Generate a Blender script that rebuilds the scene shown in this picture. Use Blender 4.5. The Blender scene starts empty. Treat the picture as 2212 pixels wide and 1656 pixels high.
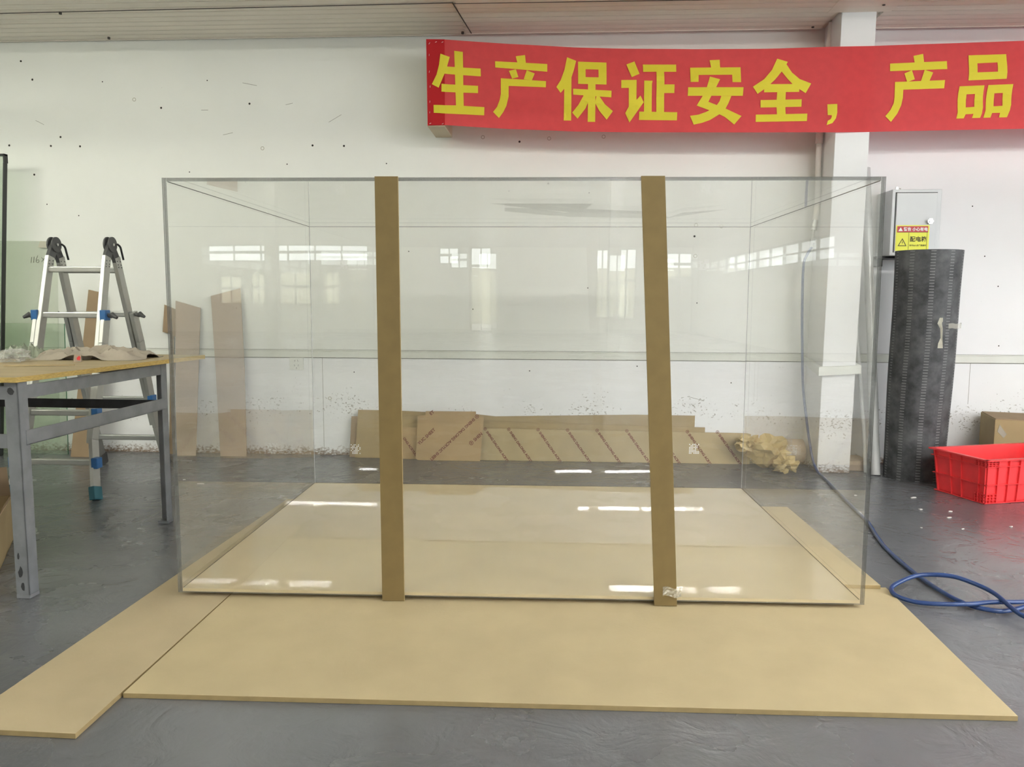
import bpy, bmesh, math, random
from mathutils import Vector, Matrix, noise
random.seed(4)
SC = bpy.context.scene
COL = SC.collection
PI = math.pi

# ------------------------------------------------------------------ camera, world, exposure
CAM_H = 1.1107
def setup_camera():
    pitch, roll, yaw, f = 0.1034, -0.0042, -0.0578, 1723.8
    cy, sy, cp, sp = math.cos(yaw), math.sin(yaw), math.cos(pitch), math.sin(pitch)
    fw = Vector((sy*cp, cy*cp, -sp)); r = Vector((cy, -sy, 0)); d = fw.cross(r)
    cr, sr = math.cos(roll), math.sin(roll)
    r2 = cr*r + sr*d; d2 = -sr*r + cr*d
    up, bk = -d2, -fw
    m = Matrix(((r2.x, up.x, bk.x, 0), (r2.y, up.y, bk.y, 0), (r2.z, up.z, bk.z, CAM_H), (0, 0, 0, 1)))
    c = bpy.data.cameras.new('camera'); o = bpy.data.objects.new('camera', c); COL.objects.link(o)
    o.matrix_world = m
    c.sensor_width = 36.0; c.lens = f/2212*36.0; c.clip_start = 0.02; c.clip_end = 200
    SC.camera = o
setup_camera()

W = bpy.data.worlds.new('world'); SC.world = W; W.use_nodes = True
W.node_tree.nodes['Background'].inputs[0].default_value = (0.93, 0.97, 1.0, 1)
W.node_tree.nodes['Background'].inputs[1].default_value = 4.0
SC.view_settings.view_transform = 'Standard'
SC.view_settings.look = 'None'
SC.view_settings.exposure = 0.50
SC.view_settings.gamma = 1.0
SC.view_settings.use_curve_mapping = False
SC.cycles.max_bounces = 8
SC.cycles.diffuse_bounces = 3
SC.cycles.glossy_bounces = 6
SC.cycles.use_adaptive_sampling = True
SC.cycles.adaptive_threshold = 0.2
SC.cycles.adaptive_min_samples = 32
SC.cycles.transmission_bounces = 8
SC.cycles.transparent_max_bounces = 40
SC.cycles.sample_clamp_indirect = 0.0
SC.cycles.use_denoising = True; SC.cycles.use_light_tree = False
TUBE_R = (1.0, 1.0, 0.97)   # tube light colour, right half of the hall
TUBE_L = (0.99, 1.0, 0.85) # yellower tubes over the left half
TUBE_W = 58.0               # tube radiance

# ------------------------------------------------------------------ materials
MATS = {}
def nmat(name):
    m = bpy.data.materials.new(name); m.use_nodes = True
    nt = m.node_tree
    for n in list(nt.nodes): nt.nodes.remove(n)
    out = nt.nodes.new('ShaderNodeOutputMaterial')
    MATS[name] = m
    return m, nt, out
def N(nt, kind, **kw):
    n = nt.nodes.new(kind)
    for k, v in kw.items():
        if k.startswith('i_'):
            key = k[2:]
            n.inputs[int(key) if key.isdigit() else key.replace('_', ' ')].default_value = v
        else: setattr(n, k, v)
    return n
def L(nt, a, b): nt.links.new(a, b)
def c4(c): return (c[0], c[1], c[2], 1)
def s2l(r, g, b):
    f = lambda v: (v/255/12.92) if v/255 <= .04045 else ((v/255+.055)/1.055)**2.4
    return (f(r), f(g), f(b))

def pmat(name, col, rough=.6, metal=0, var=0.0, vscale=6.0, bump=0.0, bscale=40.0, spec=.5, stretch=None, coat=0, col2=None, ior=None, trans_lum=0.0):
    """principled surface with noise variation of its colour and a noise bump"""
    m, nt, out = nmat(name)
    p = N(nt, 'ShaderNodeBsdfPrincipled'); p.inputs['Roughness'].default_value = rough
    p.inputs['Metallic'].default_value = metal; p.inputs['Specular IOR Level'].default_value = spec
    p.inputs['Coat Weight'].default_value = coat; p.inputs['Coat Roughness'].default_value = .01
    if ior: p.inputs['IOR'].default_value = ior
    tc = N(nt, 'ShaderNodeTexCoord'); mp = N(nt, 'ShaderNodeMapping'); L(nt, tc.outputs['Object'], mp.inputs[0])
    if stretch: mp.inputs['Scale'].default_value = stretch
    if var or col2:
        no = N(nt, 'ShaderNodeTexNoise'); no.inputs['Scale'].default_value = vscale; no.inputs['Detail'].default_value = 5
        L(nt, mp.outputs[0], no.inputs['Vector'])
        rp = N(nt, 'ShaderNodeValToRGB'); L(nt, no.outputs['Fac'], rp.inputs[0])
        a = [max(0, x*(1-var)) for x in col]; b = [x*(1+var) for x in (col2 or col)]
        rp.color_ramp.elements[0].position = .35; rp.color_ramp.elements[1].position = .65
        rp.color_ramp.elements[0].color = c4(a); rp.color_ramp.elements[1].color = c4(b)
        L(nt, rp.outputs[0], p.inputs['Base Color'])
    else: p.inputs['Base Color'].default_value = c4(col)
    if bump:
        n2 = N(nt, 'ShaderNodeTexNoise'); n2.inputs['Scale'].default_value = bscale; n2.inputs['Detail'].default_value = 6
        L(nt, mp.outputs[0], n2.inputs['Vector'])
        b = N(nt, 'ShaderNodeBump'); b.inputs['Strength'].default_value = 1; b.inputs['Distance'].default_value = bump
        L(nt, n2.outputs['Fac'], b.inputs['Height']); L(nt, b.outputs[0], p.inputs['Normal'])
    if trans_lum:
        t = N(nt, 'ShaderNodeBsdfTranslucent'); t.inputs[0].default_value = c4(col)
        mx = N(nt, 'ShaderNodeMixShader'); mx.inputs[0].default_value = trans_lum
        L(nt, p.outputs[0], mx.inputs[1]); L(nt, t.outputs[0], mx.inputs[2]); L(nt, mx.outputs[0], out.inputs[0])
    else: L(nt, p.outputs[0], out.inputs[0])
    return m

def clear_mat(name, tint=(1, 1, 1), ior=1.49, wave=0.0, haze=0.0, hazecol=(.8, .8, .8)):
    """clear sheet: see-through plus a Fresnel mirror on each face (same on the way in and out)"""
    m, nt, out = nmat(name)
    geo = N(nt, 'ShaderNodeNewGeometry')
    mi = N(nt, 'ShaderNodeMix'); mi.data_type = 'FLOAT'
    L(nt, geo.outputs['Backfacing'], mi.inputs[0]); mi.inputs[2].default_value = ior; mi.inputs[3].default_value = 1/ior
    fr = N(nt, 'ShaderNodeFresnel'); L(nt, mi.outputs[0], fr.inputs['IOR'])
    tr = N(nt, 'ShaderNodeBsdfTransparent'); tr.inputs[0].default_value = c4(tint)
    gl = N(nt, 'ShaderNodeBsdfGlossy'); gl.inputs['Roughness'].default_value = 0.0; gl.inputs[0].default_value = (1, 1, 1, 1)
    if wave:
        tc = N(nt, 'ShaderNodeTexCoord'); no = N(nt, 'ShaderNodeTexNoise'); no.inputs['Scale'].default_value = 1.7
        no.inputs['Detail'].default_value = 1.0
        L(nt, tc.outputs['Object'], no.inputs['Vector'])
        b = N(nt, 'ShaderNodeBump'); b.inputs['Distance'].default_value = wave; L(nt, no.outputs['Fac'], b.inputs['Height'])
        L(nt, b.outputs[0], gl.inputs['Normal'])
    mx = N(nt, 'ShaderNodeMixShader'); L(nt, fr.outputs[0], mx.inputs[0]); L(nt, tr.outputs[0], mx.inputs[1]); L(nt, gl.outputs[0], mx.inputs[2])
    last = mx
    if haze:
        df = N(nt, 'ShaderNodeBsdfDiffuse'); df.inputs[0].default_value = c4(hazecol)
        m2 = N(nt, 'ShaderNodeMixShader'); m2.inputs[0].default_value = haze
        L(nt, mx.outputs[0], m2.inputs[1]); L(nt, df.outputs[0], m2.inputs[2]); last = m2
    L(nt, last.outputs[0], out.inputs[0])
    return m

def edge_mat(name, col, alpha, rough=.12):
    m, nt, out = nmat(name)
    p = N(nt, 'ShaderNodeBsdfPrincipled'); p.inputs['Base Color'].default_value = c4(col); p.inputs['Roughness'].default_value = rough
    p.inputs['Alpha'].default_value = alpha
    L(nt, p.outputs[0], out.inputs[0]); return m

def emit_mat(name, col, s):
    m, nt, out = nmat(name)
    e = N(nt, 'ShaderNodeEmission'); e.inputs[0].default_value = c4(col); e.inputs[1].default_value = s
    L(nt, e.outputs[0], out.inputs[0]); return m

def floor_mat():
    m, nt, out = nmat('epoxy_floor')
    p = N(nt, 'ShaderNodeBsdfPrincipled'); tc = N(nt, 'ShaderNodeTexCoord')
    n1 = N(nt, 'ShaderNodeTexNoise'); n1.inputs['Scale'].default_value = 1.3; n1.inputs['Detail'].default_value = 8
    L(nt, tc.outputs['Object'], n1.inputs['Vector'])
    rp = N(nt, 'ShaderNodeValToRGB'); L(nt, n1.outputs['Fac'], rp.inputs[0])
    rp.color_ramp.elements[0].position = .3; rp.color_ramp.elements[1].position = .72
    rp.color_ramp.elements[0].color = (.108, .112, .121, 1); rp.color_ramp.elements[1].color = (.165, .17, .182, 1)
    # white scuffs
    mp = N(nt, 'ShaderNodeMapping'); mp.inputs['Scale'].default_value = (7, 22, 1); mp.inputs['Rotation'].default_value = (0, 0, .5)
    L(nt, tc.outputs['Object'], mp.inputs[0])
    n2 = N(nt, 'ShaderNodeTexNoise'); n2.inputs['Scale'].default_value = 2.2; n2.inputs['Detail'].default_value = 10; n2.inputs['Roughness'].default_value = .7
    L(nt, mp.outputs[0], n2.inputs['Vector'])
    r2 = N(nt, 'ShaderNodeValToRGB'); L(nt, n2.outputs['Fac'], r2.inputs[0])
    r2.color_ramp.elements[0].position = .66; r2.color_ramp.elements[1].position = .8
    mx = N(nt, 'ShaderNodeMix'); mx.data_type = 'RGBA'; L(nt, r2.outputs[0], mx.inputs[0]); L(nt, rp.outputs[0], mx.inputs[6]); mx.inputs[7].default_value = (.3, .3, .3, 1)
    L(nt, mx.outputs[2], p.inputs['Base Color'])
    # trowelled ridges and flakes
    n3 = N(nt, 'ShaderNodeTexNoise'); n3.inputs['Scale'].default_value = 5; n3.inputs['Detail'].default_value = 7; n3.inputs['Distortion'].default_value = 1.2
    L(nt, tc.outputs['Object'], n3.inputs['Vector'])
    vo = N(nt, 'ShaderNodeTexVoronoi'); vo.inputs['Scale'].default_value = 4; vo.feature = 'SMOOTH_F1'
    L(nt, n3.outputs['Color'], vo.inputs['Vector'])
    b1 = N(nt, 'ShaderNodeBump'); b1.inputs['Distance'].default_value = .007; b1.inputs['Strength'].default_value = .6; L(nt, vo.outputs['Distance'], b1.inputs['Height'])
    n4 = N(nt, 'ShaderNodeTexNoise'); n4.inputs['Scale'].default_value = 60; n4.inputs['Detail'].default_value = 4
    L(nt, tc.outputs['Object'], n4.inputs['Vector'])
    b2 = N(nt, 'ShaderNodeBump'); b2.inputs['Distance'].default_value = .0012; b2.inputs['Strength'].default_value = .6; L(nt, n4.outputs['Fac'], b2.inputs['Height']); L(nt, b1.outputs[0], b2.inputs['Normal'])
    L(nt, b2.outputs[0], p.inputs['Normal'])
    r3 = N(nt, 'ShaderNodeMapRange'); L(nt, n1.outputs['Fac'], r3.inputs[0]); r3.inputs[3].default_value = .34; r3.inputs[4].default_value = .2
    L(nt, r3.outputs[0], p.inputs['Roughness']); p.inputs['Specular IOR Level'].default_value = 1.0
    L(nt, p.outputs[0], out.inputs[0]); return m

def wall_mat(name, col, crack=True, bay_light_tint=False):
    """white distempered wall: faint mottling, flaking plaster between knee and floor, dirt at the foot"""
    m, nt, out = nmat(name)
    p = N(nt, 'ShaderNodeBsdfPrincipled'); p.inputs['Roughness'].default_value = .75; p.inputs['Specular IOR Level'].default_value = .25
    geo = N(nt, 'ShaderNodeNewGeometry'); sx = N(nt, 'ShaderNodeSeparateXYZ'); L(nt, geo.outputs['Position'], sx.inputs[0])
    n1 = N(nt, 'ShaderNodeTexNoise'); n1.inputs['Scale'].default_value = 1.6; n1.inputs['Detail'].default_value = 6; L(nt, geo.outputs['Position'], n1.inputs['Vector'])
    rp = N(nt, 'ShaderNodeValToRGB'); L(nt, n1.outputs['Fac'], rp.inputs[0])
    rp.color_ramp.elements[0].position = .3; rp.color_ramp.elements[1].position = .7
    rp.color_ramp.elements[0].color = c4([x*.96 for x in col]); rp.color_ramp.elements[1].color = c4(col)
    last = rp.outputs[0]
    if bay_light_tint:   # tint above the rail left of the pillar; uneven light put into the wall colour
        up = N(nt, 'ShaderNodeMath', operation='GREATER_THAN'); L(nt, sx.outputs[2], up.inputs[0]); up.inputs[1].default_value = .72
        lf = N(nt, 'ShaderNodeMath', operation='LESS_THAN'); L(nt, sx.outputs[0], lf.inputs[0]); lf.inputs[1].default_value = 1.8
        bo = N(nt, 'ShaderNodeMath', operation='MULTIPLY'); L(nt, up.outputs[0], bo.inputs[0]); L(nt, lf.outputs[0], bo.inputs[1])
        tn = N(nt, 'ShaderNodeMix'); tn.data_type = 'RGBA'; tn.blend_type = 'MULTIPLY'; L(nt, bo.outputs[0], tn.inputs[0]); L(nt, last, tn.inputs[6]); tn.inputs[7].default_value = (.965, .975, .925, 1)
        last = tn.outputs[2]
    if crack:
        mp = N(nt, 'ShaderNodeMapping'); mp.inputs['Scale'].default_value = (1, 1, 1.5); L(nt, geo.outputs['Position'], mp.inputs[0])
        nz = N(nt, 'ShaderNodeTexNoise'); nz.inputs['Scale'].default_value = 60; nz.inputs['Detail'].default_value = 5; L(nt, mp.outputs[0], nz.inputs['Vector'])
        ms = N(nt, 'ShaderNodeTexNoise'); ms.inputs['Scale'].default_value = 3.0; ms.inputs['Detail'].default_value = 3; L(nt, geo.outputs['Position'], ms.inputs['Vector'])
        # band of flaking around z = .35
        sb = N(nt, 'ShaderNodeMath', operation='SUBTRACT'); L(nt, sx.outputs[2], sb.inputs[0]); sb.inputs[1].default_value = .33
        ab = N(nt, 'ShaderNodeMath', operation='ABSOLUTE'); L(nt, sb.outputs[0], ab.inputs[0])
        bd = N(nt, 'ShaderNodeMapRange'); L(nt, ab.outputs[0], bd.inputs[0]); bd.inputs[1].default_value = .02; bd.inputs[2].default_value = .3; bd.inputs[3].default_value = .13; bd.inputs[4].default_value = -.06
        a1 = N(nt, 'ShaderNodeMath', operation='ADD'); L(nt, nz.outputs['Fac'], a1.inputs[0]); L(nt, bd.outputs[0], a1.inputs[1])
        m3 = N(nt, 'ShaderNodeMapRange'); L(nt, ms.outputs['Fac'], m3.inputs[0]); m3.inputs[1].default_value = .35; m3.inputs[2].default_value = .65; m3.inputs[3].default_value = -.1; m3.inputs[4].default_value = .06
        a2 = N(nt, 'ShaderNodeMath', operation='ADD'); L(nt, a1.outputs[0], a2.inputs[0]); L(nt, m3.outputs[0], a2.inputs[1])
        r2 = N(nt, 'ShaderNodeValToRGB'); L(nt, a2.outputs[0], r2.inputs[0]); r2.color_ramp.elements[0].position = .745; r2.color_ramp.elements[1].position = .82
        mx = N(nt, 'ShaderNodeMix'); mx.data_type = 'RGBA'; L(nt, r2.outputs[0], mx.inputs[0]); L(nt, last, mx.inputs[6]); mx.inputs[7].default_value = (.40, .38, .34, 1)
        # dirt at the foot
        zf = N(nt, 'ShaderNodeMapRange'); L(nt, sx.outputs[2], zf.inputs[0]); zf.inputs[1].default_value = 0; zf.inputs[2].default_value = .10; zf.inputs[3].default_value = .35; zf.inputs[4].default_value = -.2
        a3 = N(nt, 'ShaderNodeMath', operation='ADD'); L(nt, zf.outputs[0], a3.inputs[0]); L(nt, nz.outputs['Fac'], a3.inputs[1])
        r4 = N(nt, 'ShaderNodeValToRGB'); L(nt, a3.outputs[0], r4.inputs[0]); r4.color_ramp.elements[0].position = .55; r4.color_ramp.elements[1].position = .85
        my = N(nt, 'ShaderNodeMix'); my.data_type = 'RGBA'; L(nt, r4.outputs[0], my.inputs[0]); L(nt, mx.outputs[2], my.inputs[6]); my.inputs[7].default_value = (.27, .2, .15, 1)
        last = my.outputs[2]
    L(nt, last, p.inputs['Base Color']); L(nt, p.outputs[0], out.inputs[0]); return m

def rubber_mat():
    m, nt, out = nmat('rubber_mat')
    p = N(nt, 'ShaderNodeBsdfPrincipled'); p.inputs['Roughness'].default_value = .62; p.inputs['Specular IOR Level'].default_value = .4
    uv = N(nt, 'ShaderNodeUVMap'); sx = N(nt, 'ShaderNodeSeparateXYZ'); L(nt, uv.outputs[0], sx.inputs[0])
    # rows of short moulded ticks running down the sheet
    mu = N(nt, 'ShaderNodeMath', operation='MULTIPLY'); L(nt, sx.outputs[0], mu.inputs[0]); mu.inputs[1].default_value = 1/.105
    fr = N(nt, 'ShaderNodeMath', operation='FRACT'); L(nt, mu.outputs[0], fr.inputs[0])
    lt = N(nt, 'ShaderNodeMath', operation='LESS_THAN'); L(nt, fr.outputs[0], lt.inputs[0]); lt.inputs[1].default_value = .24
    mv = N(nt, 'ShaderNodeMath', operation='MULTIPLY'); L(nt, sx.outputs[1], mv.inputs[0]); mv.inputs[1].default_value = 1/.0175
    fv = N(nt, 'ShaderNodeMath', operation='FRACT'); L(nt, mv.outputs[0], fv.inputs[0])
    lv = N(nt, 'ShaderNodeMath', operation='LESS_THAN'); L(nt, fv.outputs[0], lv.inputs[0]); lv.inputs[1].default_value = .4
    tk = N(nt, 'ShaderNodeMath', operation='MULTIPLY'); L(nt, lt.outputs[0], tk.inputs[0]); L(nt, lv.outputs[0], tk.inputs[1])
    tc = N(nt, 'ShaderNodeTexCoord'); n1 = N(nt, 'ShaderNodeTexNoise'); n1.inputs['Scale'].default_value = 7; n1.inputs['Detail'].default_value = 9; n1.inputs['Roughness'].default_value = .65
    L(nt, tc.outputs['Object'], n1.inputs['Vector'])
    rp = N(nt, 'ShaderNodeValToRGB'); L(nt, n1.outputs['Fac'], rp.inputs[0]); rp.color_ramp.elements[0].position = .38; rp.color_ramp.elements[1].position = .7
    rp.color_ramp.elements[0].color = (.035, .036, .038, 1); rp.color_ramp.elements[1].color = (.13, .132, .135, 1)
    ft = N(nt, 'ShaderNodeMath', operation='MULTIPLY'); L(nt, tk.outputs[0], ft.inputs[0]); ft.inputs[1].default_value = .55
    mx = N(nt, 'ShaderNodeMix'); mx.data_type = 'RGBA'; L(nt, ft.outputs[0], mx.inputs[0]); L(nt, rp.outputs[0], mx.inputs[6]); mx.inputs[7].default_value = (.27, .27, .27, 1)
    L(nt, mx.outputs[2], p.inputs['Base Color'])
    b = N(nt, 'ShaderNodeBump'); b.inputs['Distance'].default_value = .002; L(nt, tk.outputs[0], b.inputs['Height']); L(nt, b.outputs[0], p.inputs['Normal'])
    L(nt, p.outputs[0], out.inputs[0]); return m

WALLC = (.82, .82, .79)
M_floor = floor_mat()
M_wall = wall_mat('painted_wall', (.90, .90, .895), bay_light_tint=True)
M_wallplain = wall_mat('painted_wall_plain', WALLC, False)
M_trim = pmat('trim_paint', (.76, .77, .70), .55, var=.03)
M_hole = pmat('nail_hole', (.03, .025, .02), .9)
M_anchor = pmat('wall_plug', (.5, .48, .4), .7)
M_pencil = pmat('scratch', (.35, .34, .3), .9)
M_ceil = pmat('ceiling_panel', (.86, .80, .70), .55, var=.05, vscale=2, stretch=(.3, 12, 1))
M_seam = pmat('seam', (.08, .07, .06), .8)
M_pillar = wall_mat('pillar_paint', (.88, .88, .87))
M_mdf = pmat('mdf', (.50, .41, .245), .62, var=.045, vscale=5, bump=.0004, bscale=90, spec=.3)
M_mdf2 = pmat('mdf_worn', (.46, .375, .235), .62, var=.06, vscale=3, bump=.0004, bscale=90, spec=.3)
M_mdfedge = pmat('mdf_edge', (.34, .25, .115), .75, var=.06, vscale=30)
M_strip = pmat('mdf_strip', (.21, .148, .058), .7, var=.05, vscale=14, spec=.3)
M_clear = clear_mat('clear_acrylic', (.992, .994, .99), wave=.0005)
M_edge = edge_mat('acrylic_edge', (.13, .135, .13), .68)
M_seamd = edge_mat('glue_seam_dark', (.10, .10, .09), .7)
M_seaml = edge_mat('glue_seam_light', (.6, .6, .6), .55)
M_seamb = edge_mat('glue_seam_brown', (.20, .15, .08), .6)
M_kraftbase = pmat('kraft_under_acrylic', (.66, .545, .335), .7, var=.03, vscale=4, coat=1.0)
M_kraft = pmat('kraft_paper', (.40, .30, .155), .7, var=.06, vscale=5, spec=.3)
M_kraft2 = pmat('kraft_paper_warm', (.45, .315, .165), .7, var=.06, vscale=5, spec=.3)
M_kraft3 = pmat('kraft_paper_pale', (.46, .36, .20), .7, var=.06, vscale=5, spec=.3)
M_card = pmat('cardboard', (.35, .255, .16), .8, var=.06, vscale=6, spec=.2)
M_cardpink = pmat('cardboard_pale', (.44, .345, .26), .8, var=.05, vscale=6, spec=.2)
M_ink = pmat('brown_ink', (.17, .045, .03), .8)
M_red = pmat('banner_cloth', (.85, .105, .11), .7, var=.04, vscale=20, trans_lum=.35, spec=.2)
M_redd = pmat('banner_cloth_backed', (.47, .018, .022), .75, spec=.2)
M_yel = pmat('banner_print', (.86, .76, .06), .6, trans_lum=.15, spec=.2)
M_staple = pmat('staple', (.8, .8, .78), .3, metal=.6)
M_block = pmat('timber_block', (.55, .47, .34), .8, var=.05)
M_pvc = pmat('pvc', (.82, .80, .74), .35)
M_hose = pmat('blue_hose', (.022, .055, .18), .28, spec=.6)
M_brass = pmat('fitting_metal', (.55, .55, .52), .3, metal=.9)
M_black = pmat('black_plastic', (.02, .02, .021), .4)
M_alu = pmat('aluminium', (.47, .47, .44), .40, metal=.7, var=.03, vscale=20)
M_alud = pmat('aluminium_dull', (.33, .335, .32), .42, metal=.6)
M_dgrey = pmat('hinge_grey', (.07, .07, .07), .4)
M_blue = pmat('blue_plastic', (.03, .13, .33), .4)
M_foot = pmat('foot_rubber', (.02, .11, .14), .5)
M_steel = pmat('painted_steel', (.20, .205, .215), .42, var=.12, vscale=14, spec=.5, bump=.0003)
M_steeld = pmat('bare_dark_steel', (.035, .035, .037), .6, var=.2, vscale=20)
M_ply = pmat('plywood_top', (.42, .335, .195), .7, var=.08, vscale=3, stretch=(1, 6, 1))
M_plyedge = pmat('plywood_edge', (.50, .35, .11), .8, var=.18, vscale=9, stretch=(6, 6, 40))
M_cloth = pmat('canvas_cloth', (.40, .35, .28), .9, var=.1, vscale=8)
M_cloth2 = pmat('green_cloth', (.30, .33, .25), .9, var=.1, vscale=8)
M_film = clear_mat('plastic_film', (.96, .96, .94), 1.5, haze=.22)
M_white = pmat('white_paper', (.80, .77, .72), .7)
M_redtag = pmat('red_print', (.65, .03, .03), .6)
M_gsheet = clear_mat('frosted_acrylic', (.955, .965, .94), 1.49, haze=.07, hazecol=(.60, .66, .56))
M_gsheet2 = clear_mat('green_acrylic', (.91, .945, .90), 1.49, haze=.10, hazecol=(.50, .56, .46))
M_gedge = pmat('glass_edge', (.05, .22, .12), .2)
M_ink2 = pmat('marker_ink', (.10, .10, .08), .8)
M_box = pmat('enamelled_steel', (.64, .65, .65), .35, var=.02)
M_chrome = pmat('chrome', (.8, .8, .8), .15, metal=1)
M_styl = pmat('sticker_yellow', (.82, .80, .06), .45)
M_stred = pmat('sticker_red', (.55, .04, .05), .45)
M_stblk = pmat('sticker_black', (.06, .05, .01), .6)
M_stwht = pmat('sticker_white', (.85, .85, .82), .5)
M_rub = rubber_mat()
M_rubend = pmat('rubber_edge', (.14, .142, .145), .6)
M_crate = pmat('red_plastic', (.90, .055, .06), .4, var=.08, vscale=9, spec=.4)
M_tape = clear_mat('clear_tape', (.97, .97, .94), 1.5, haze=.35, hazecol=(.75, .72, .62))
M_tapeo = pmat('old_tape', (.60, .58, .47), .5, trans_lum=.2)
M_crumple = pmat('crumpled_kraft', (.52, .39, .17), .45, var=.15, vscale=9, spec=.5)
M_pipe = pmat('filmed_pipe', (.55, .56, .55), .22, var=.1, vscale=12, stretch=(1, 1, .3), spec=.7)
M_torn = pmat('torn_paper', (.13, .135, .09), .85)
M_speck = pmat('white_dots', (.9, .9, .88), .5)
M_tray = pmat('white_enamel', (.8, .8, .8), .4)
M_tubeR = emit_mat('tube_right', TUBE_R, TUBE_W)
M_tubeL = emit_mat('tube_left', TUBE_L, TUBE_W*.8)
M_frame = pmat('window_frame', (.45, .47, .46), .5)
M_pane = clear_mat('window_glass', (.97, .98, .97), 1.5)
M_ground = pmat('yard_concrete', (.42, .40, .36), .9, var=.08)
M_yard = pmat('yard_wall_paint', (.50, .47, .33), .8, var=.05)
M_grey = pmat('column_paint', (.55, .55, .53), .6)

# ------------------------------------------------------------------ building helpers
def wloc(o):
    v = Vector((0, 0, 0))
    while o: v += o.location; o = o.parent
    return v

class MB:
    """collects shapes given in world space; build() links them as ONE mesh object"""
    def __init__(s): s.v = []; s.f = []; s.mi = []; s.uv = {}
    def add(s, verts, faces, mi=0):
        b = len(s.v); s.v += [tuple(v) for v in verts]
        for f in faces: s.f.append([b+i for i in f]); s.mi.append(mi)
        return s
    def hexa(s, p, mi=0, mis=None):
        fs = [(0, 3, 2, 1), (4, 5, 6, 7), (0, 1, 5, 4), (1, 2, 6, 5), (2, 3, 7, 6), (3, 0, 4, 7)]
        b = len(s.v); s.v += [tuple(v) for v in p]
        for k, f in enumerate(fs): s.f.append([b+i for i in f]); s.mi.append(mis[k] if mis else mi)
        return s
    def box(s, x0, x1, y0, y1, z0, z1, mi=0, mis=None):
        return s.hexa([(x0, y0, z0), (x1, y0, z0), (x1, y1, z0), (x0, y1, z0), (x0, y0, z1), (x1, y0, z1), (x1, y1, z1), (x0, y1, z1)], mi, mis)
    def slab(s, quad, z0, z1, mi=0, mis=None):
        """horizontal slab on four plan corners (counter-clockwise); z0/z1 a number or four"""
        a = z0 if hasattr(z0, '__len__') else [z0]*4; b = z1 if hasattr(z1, '__len__') else [z1]*4
        return s.hexa([(q[0], q[1], a[i]) for i, q in enumerate(quad)] + [(q[0], q[1], b[i]) for i, q in enumerate(quad)], 0, mis)
    def beam(s, p0, p1, w, d, ref=(0, 1, 0), mi=0):
        p0, p1 = Vector(p0), Vector(p1); ax = (p1-p0).normalized(); r = Vector(ref)
        a = r.cross(ax).normalized(); b = ax.cross(a).normalized()
        q = []
        for p in (p0, p1):
            for (i, j) in ((-1, -1), (1, -1), (1, 1), (-1, 1)): q.append(p + a*(i*w/2) + b*(j*d/2))
        return s.hexa(q, mi)
    def tube(s, pts, r, n=10, mi=0, cap=True):
        pts = [Vector(p) for p in pts]; b = len(s.v); rr = r if hasattr(r, '__len__') else [r]*len(pts)
        t0 = (pts[1]-pts[0]).normalized(); a = t0.orthogonal().normalized()
        for i, p in enumerate(pts):
            t = (pts[min(i+1, len(pts)-1)]-pts[max(i-1, 0)]).normalized()
            a = (a - t*a.dot(t)).normalized(); c = t.cross(a)
            for k in range(n):
                th = 2*PI*k/n; s.v.append(tuple(p + (a*math.cos(th)+c*math.sin(th))*rr[i]))
        for i in range(len(pts)-1):
            for k in range(n):
                s.f.append([b+i*n+k, b+i*n+(k+1) % n, b+(i+1)*n+(k+1) % n, b+(i+1)*n+k]); s.mi.append(mi)
        if cap:
            s.f.append([b+k for k in range(n)][::-1]); s.mi.append(mi)
            e = b+(len(pts)-1)*n; s.f.append([e+k for k in range(n)]); s.mi.append(mi)
        return s
    def prism(s, poly, fn, t0, t1, mi=0, mis=None):
        """2D outline (may be concave) extruded; fn(u, v, t) -> world point"""
        n = len(poly); b = len(s.v)
        for t in (t0, t1): s.v += [tuple(fn(u, v, t)) for u, v in poly]
        s.f.append([b+i for i in range(n)]); s.mi.append(mi)
        s.f.append([b+n+i for i in range(n)][::-1]); s.mi.append(mi)
        for i in range(n):
            j = (i+1) % n; s.f.append([b+i, b+n+i, b+n+j, b+j]); s.mi.append(mis if mis is not None else mi)
        return s
    def build(s, name, mats, parent=None, origin=None, smooth=False, bevel=0, seg=2, normals=True, subdiv_len=None, post=None):
        if not isinstance(mats, (list, tuple)): mats = [mats]
        vs = [Vector(v) for v in s.v]
        if parent is not None: org = wloc(parent)
        elif origin is not None: org = Vector(origin)
        else:
            lo = Vector([min(v[i] for v in vs) for i in range(3)]); hi = Vector([max(v[i] for v in vs) for i in range(3)])
            org = Vector(((lo.x+hi.x)/2, (lo.y+hi.y)/2, lo.z))
        me = bpy.data.meshes.new(name)
        me.from_pydata([v-org for v in vs], [], s.f)
        for m in mats: me.materials.append(m)
        for i, p in enumerate(me.polygons): p.material_index = s.mi[i]; p.use_smooth = smooth
        if s.uv:
            ul = me.uv_layers.new(name='UVMap')
            for lp in me.loops: ul.data[lp.index].uv = s.uv.get(lp.vertex_index, (0, 0))
        if normals or post:
            bm = bmesh.new(); bm.from_mesh(me)
            if normals: bmesh.ops.recalc_face_normals(bm, faces=bm.faces)
            if post: post(bm)
            bm.to_mesh(me); bm.free()
        me.update()
        o = bpy.data.objects.new(name, me); COL.objects.link(o)
        if parent is not None: o.parent = parent
        else: o.location = org
        if smooth:
            try: me.set_sharp_from_angle(angle=math.radians(40))
            except Exception: pass
        if bevel:
            md = o.modifiers.new('bevel', 'BEVEL'); md.width = bevel; md.segments = seg; md.limit_method = 'ANGLE'; md.angle_limit = math.radians(40)
        return o

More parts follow.
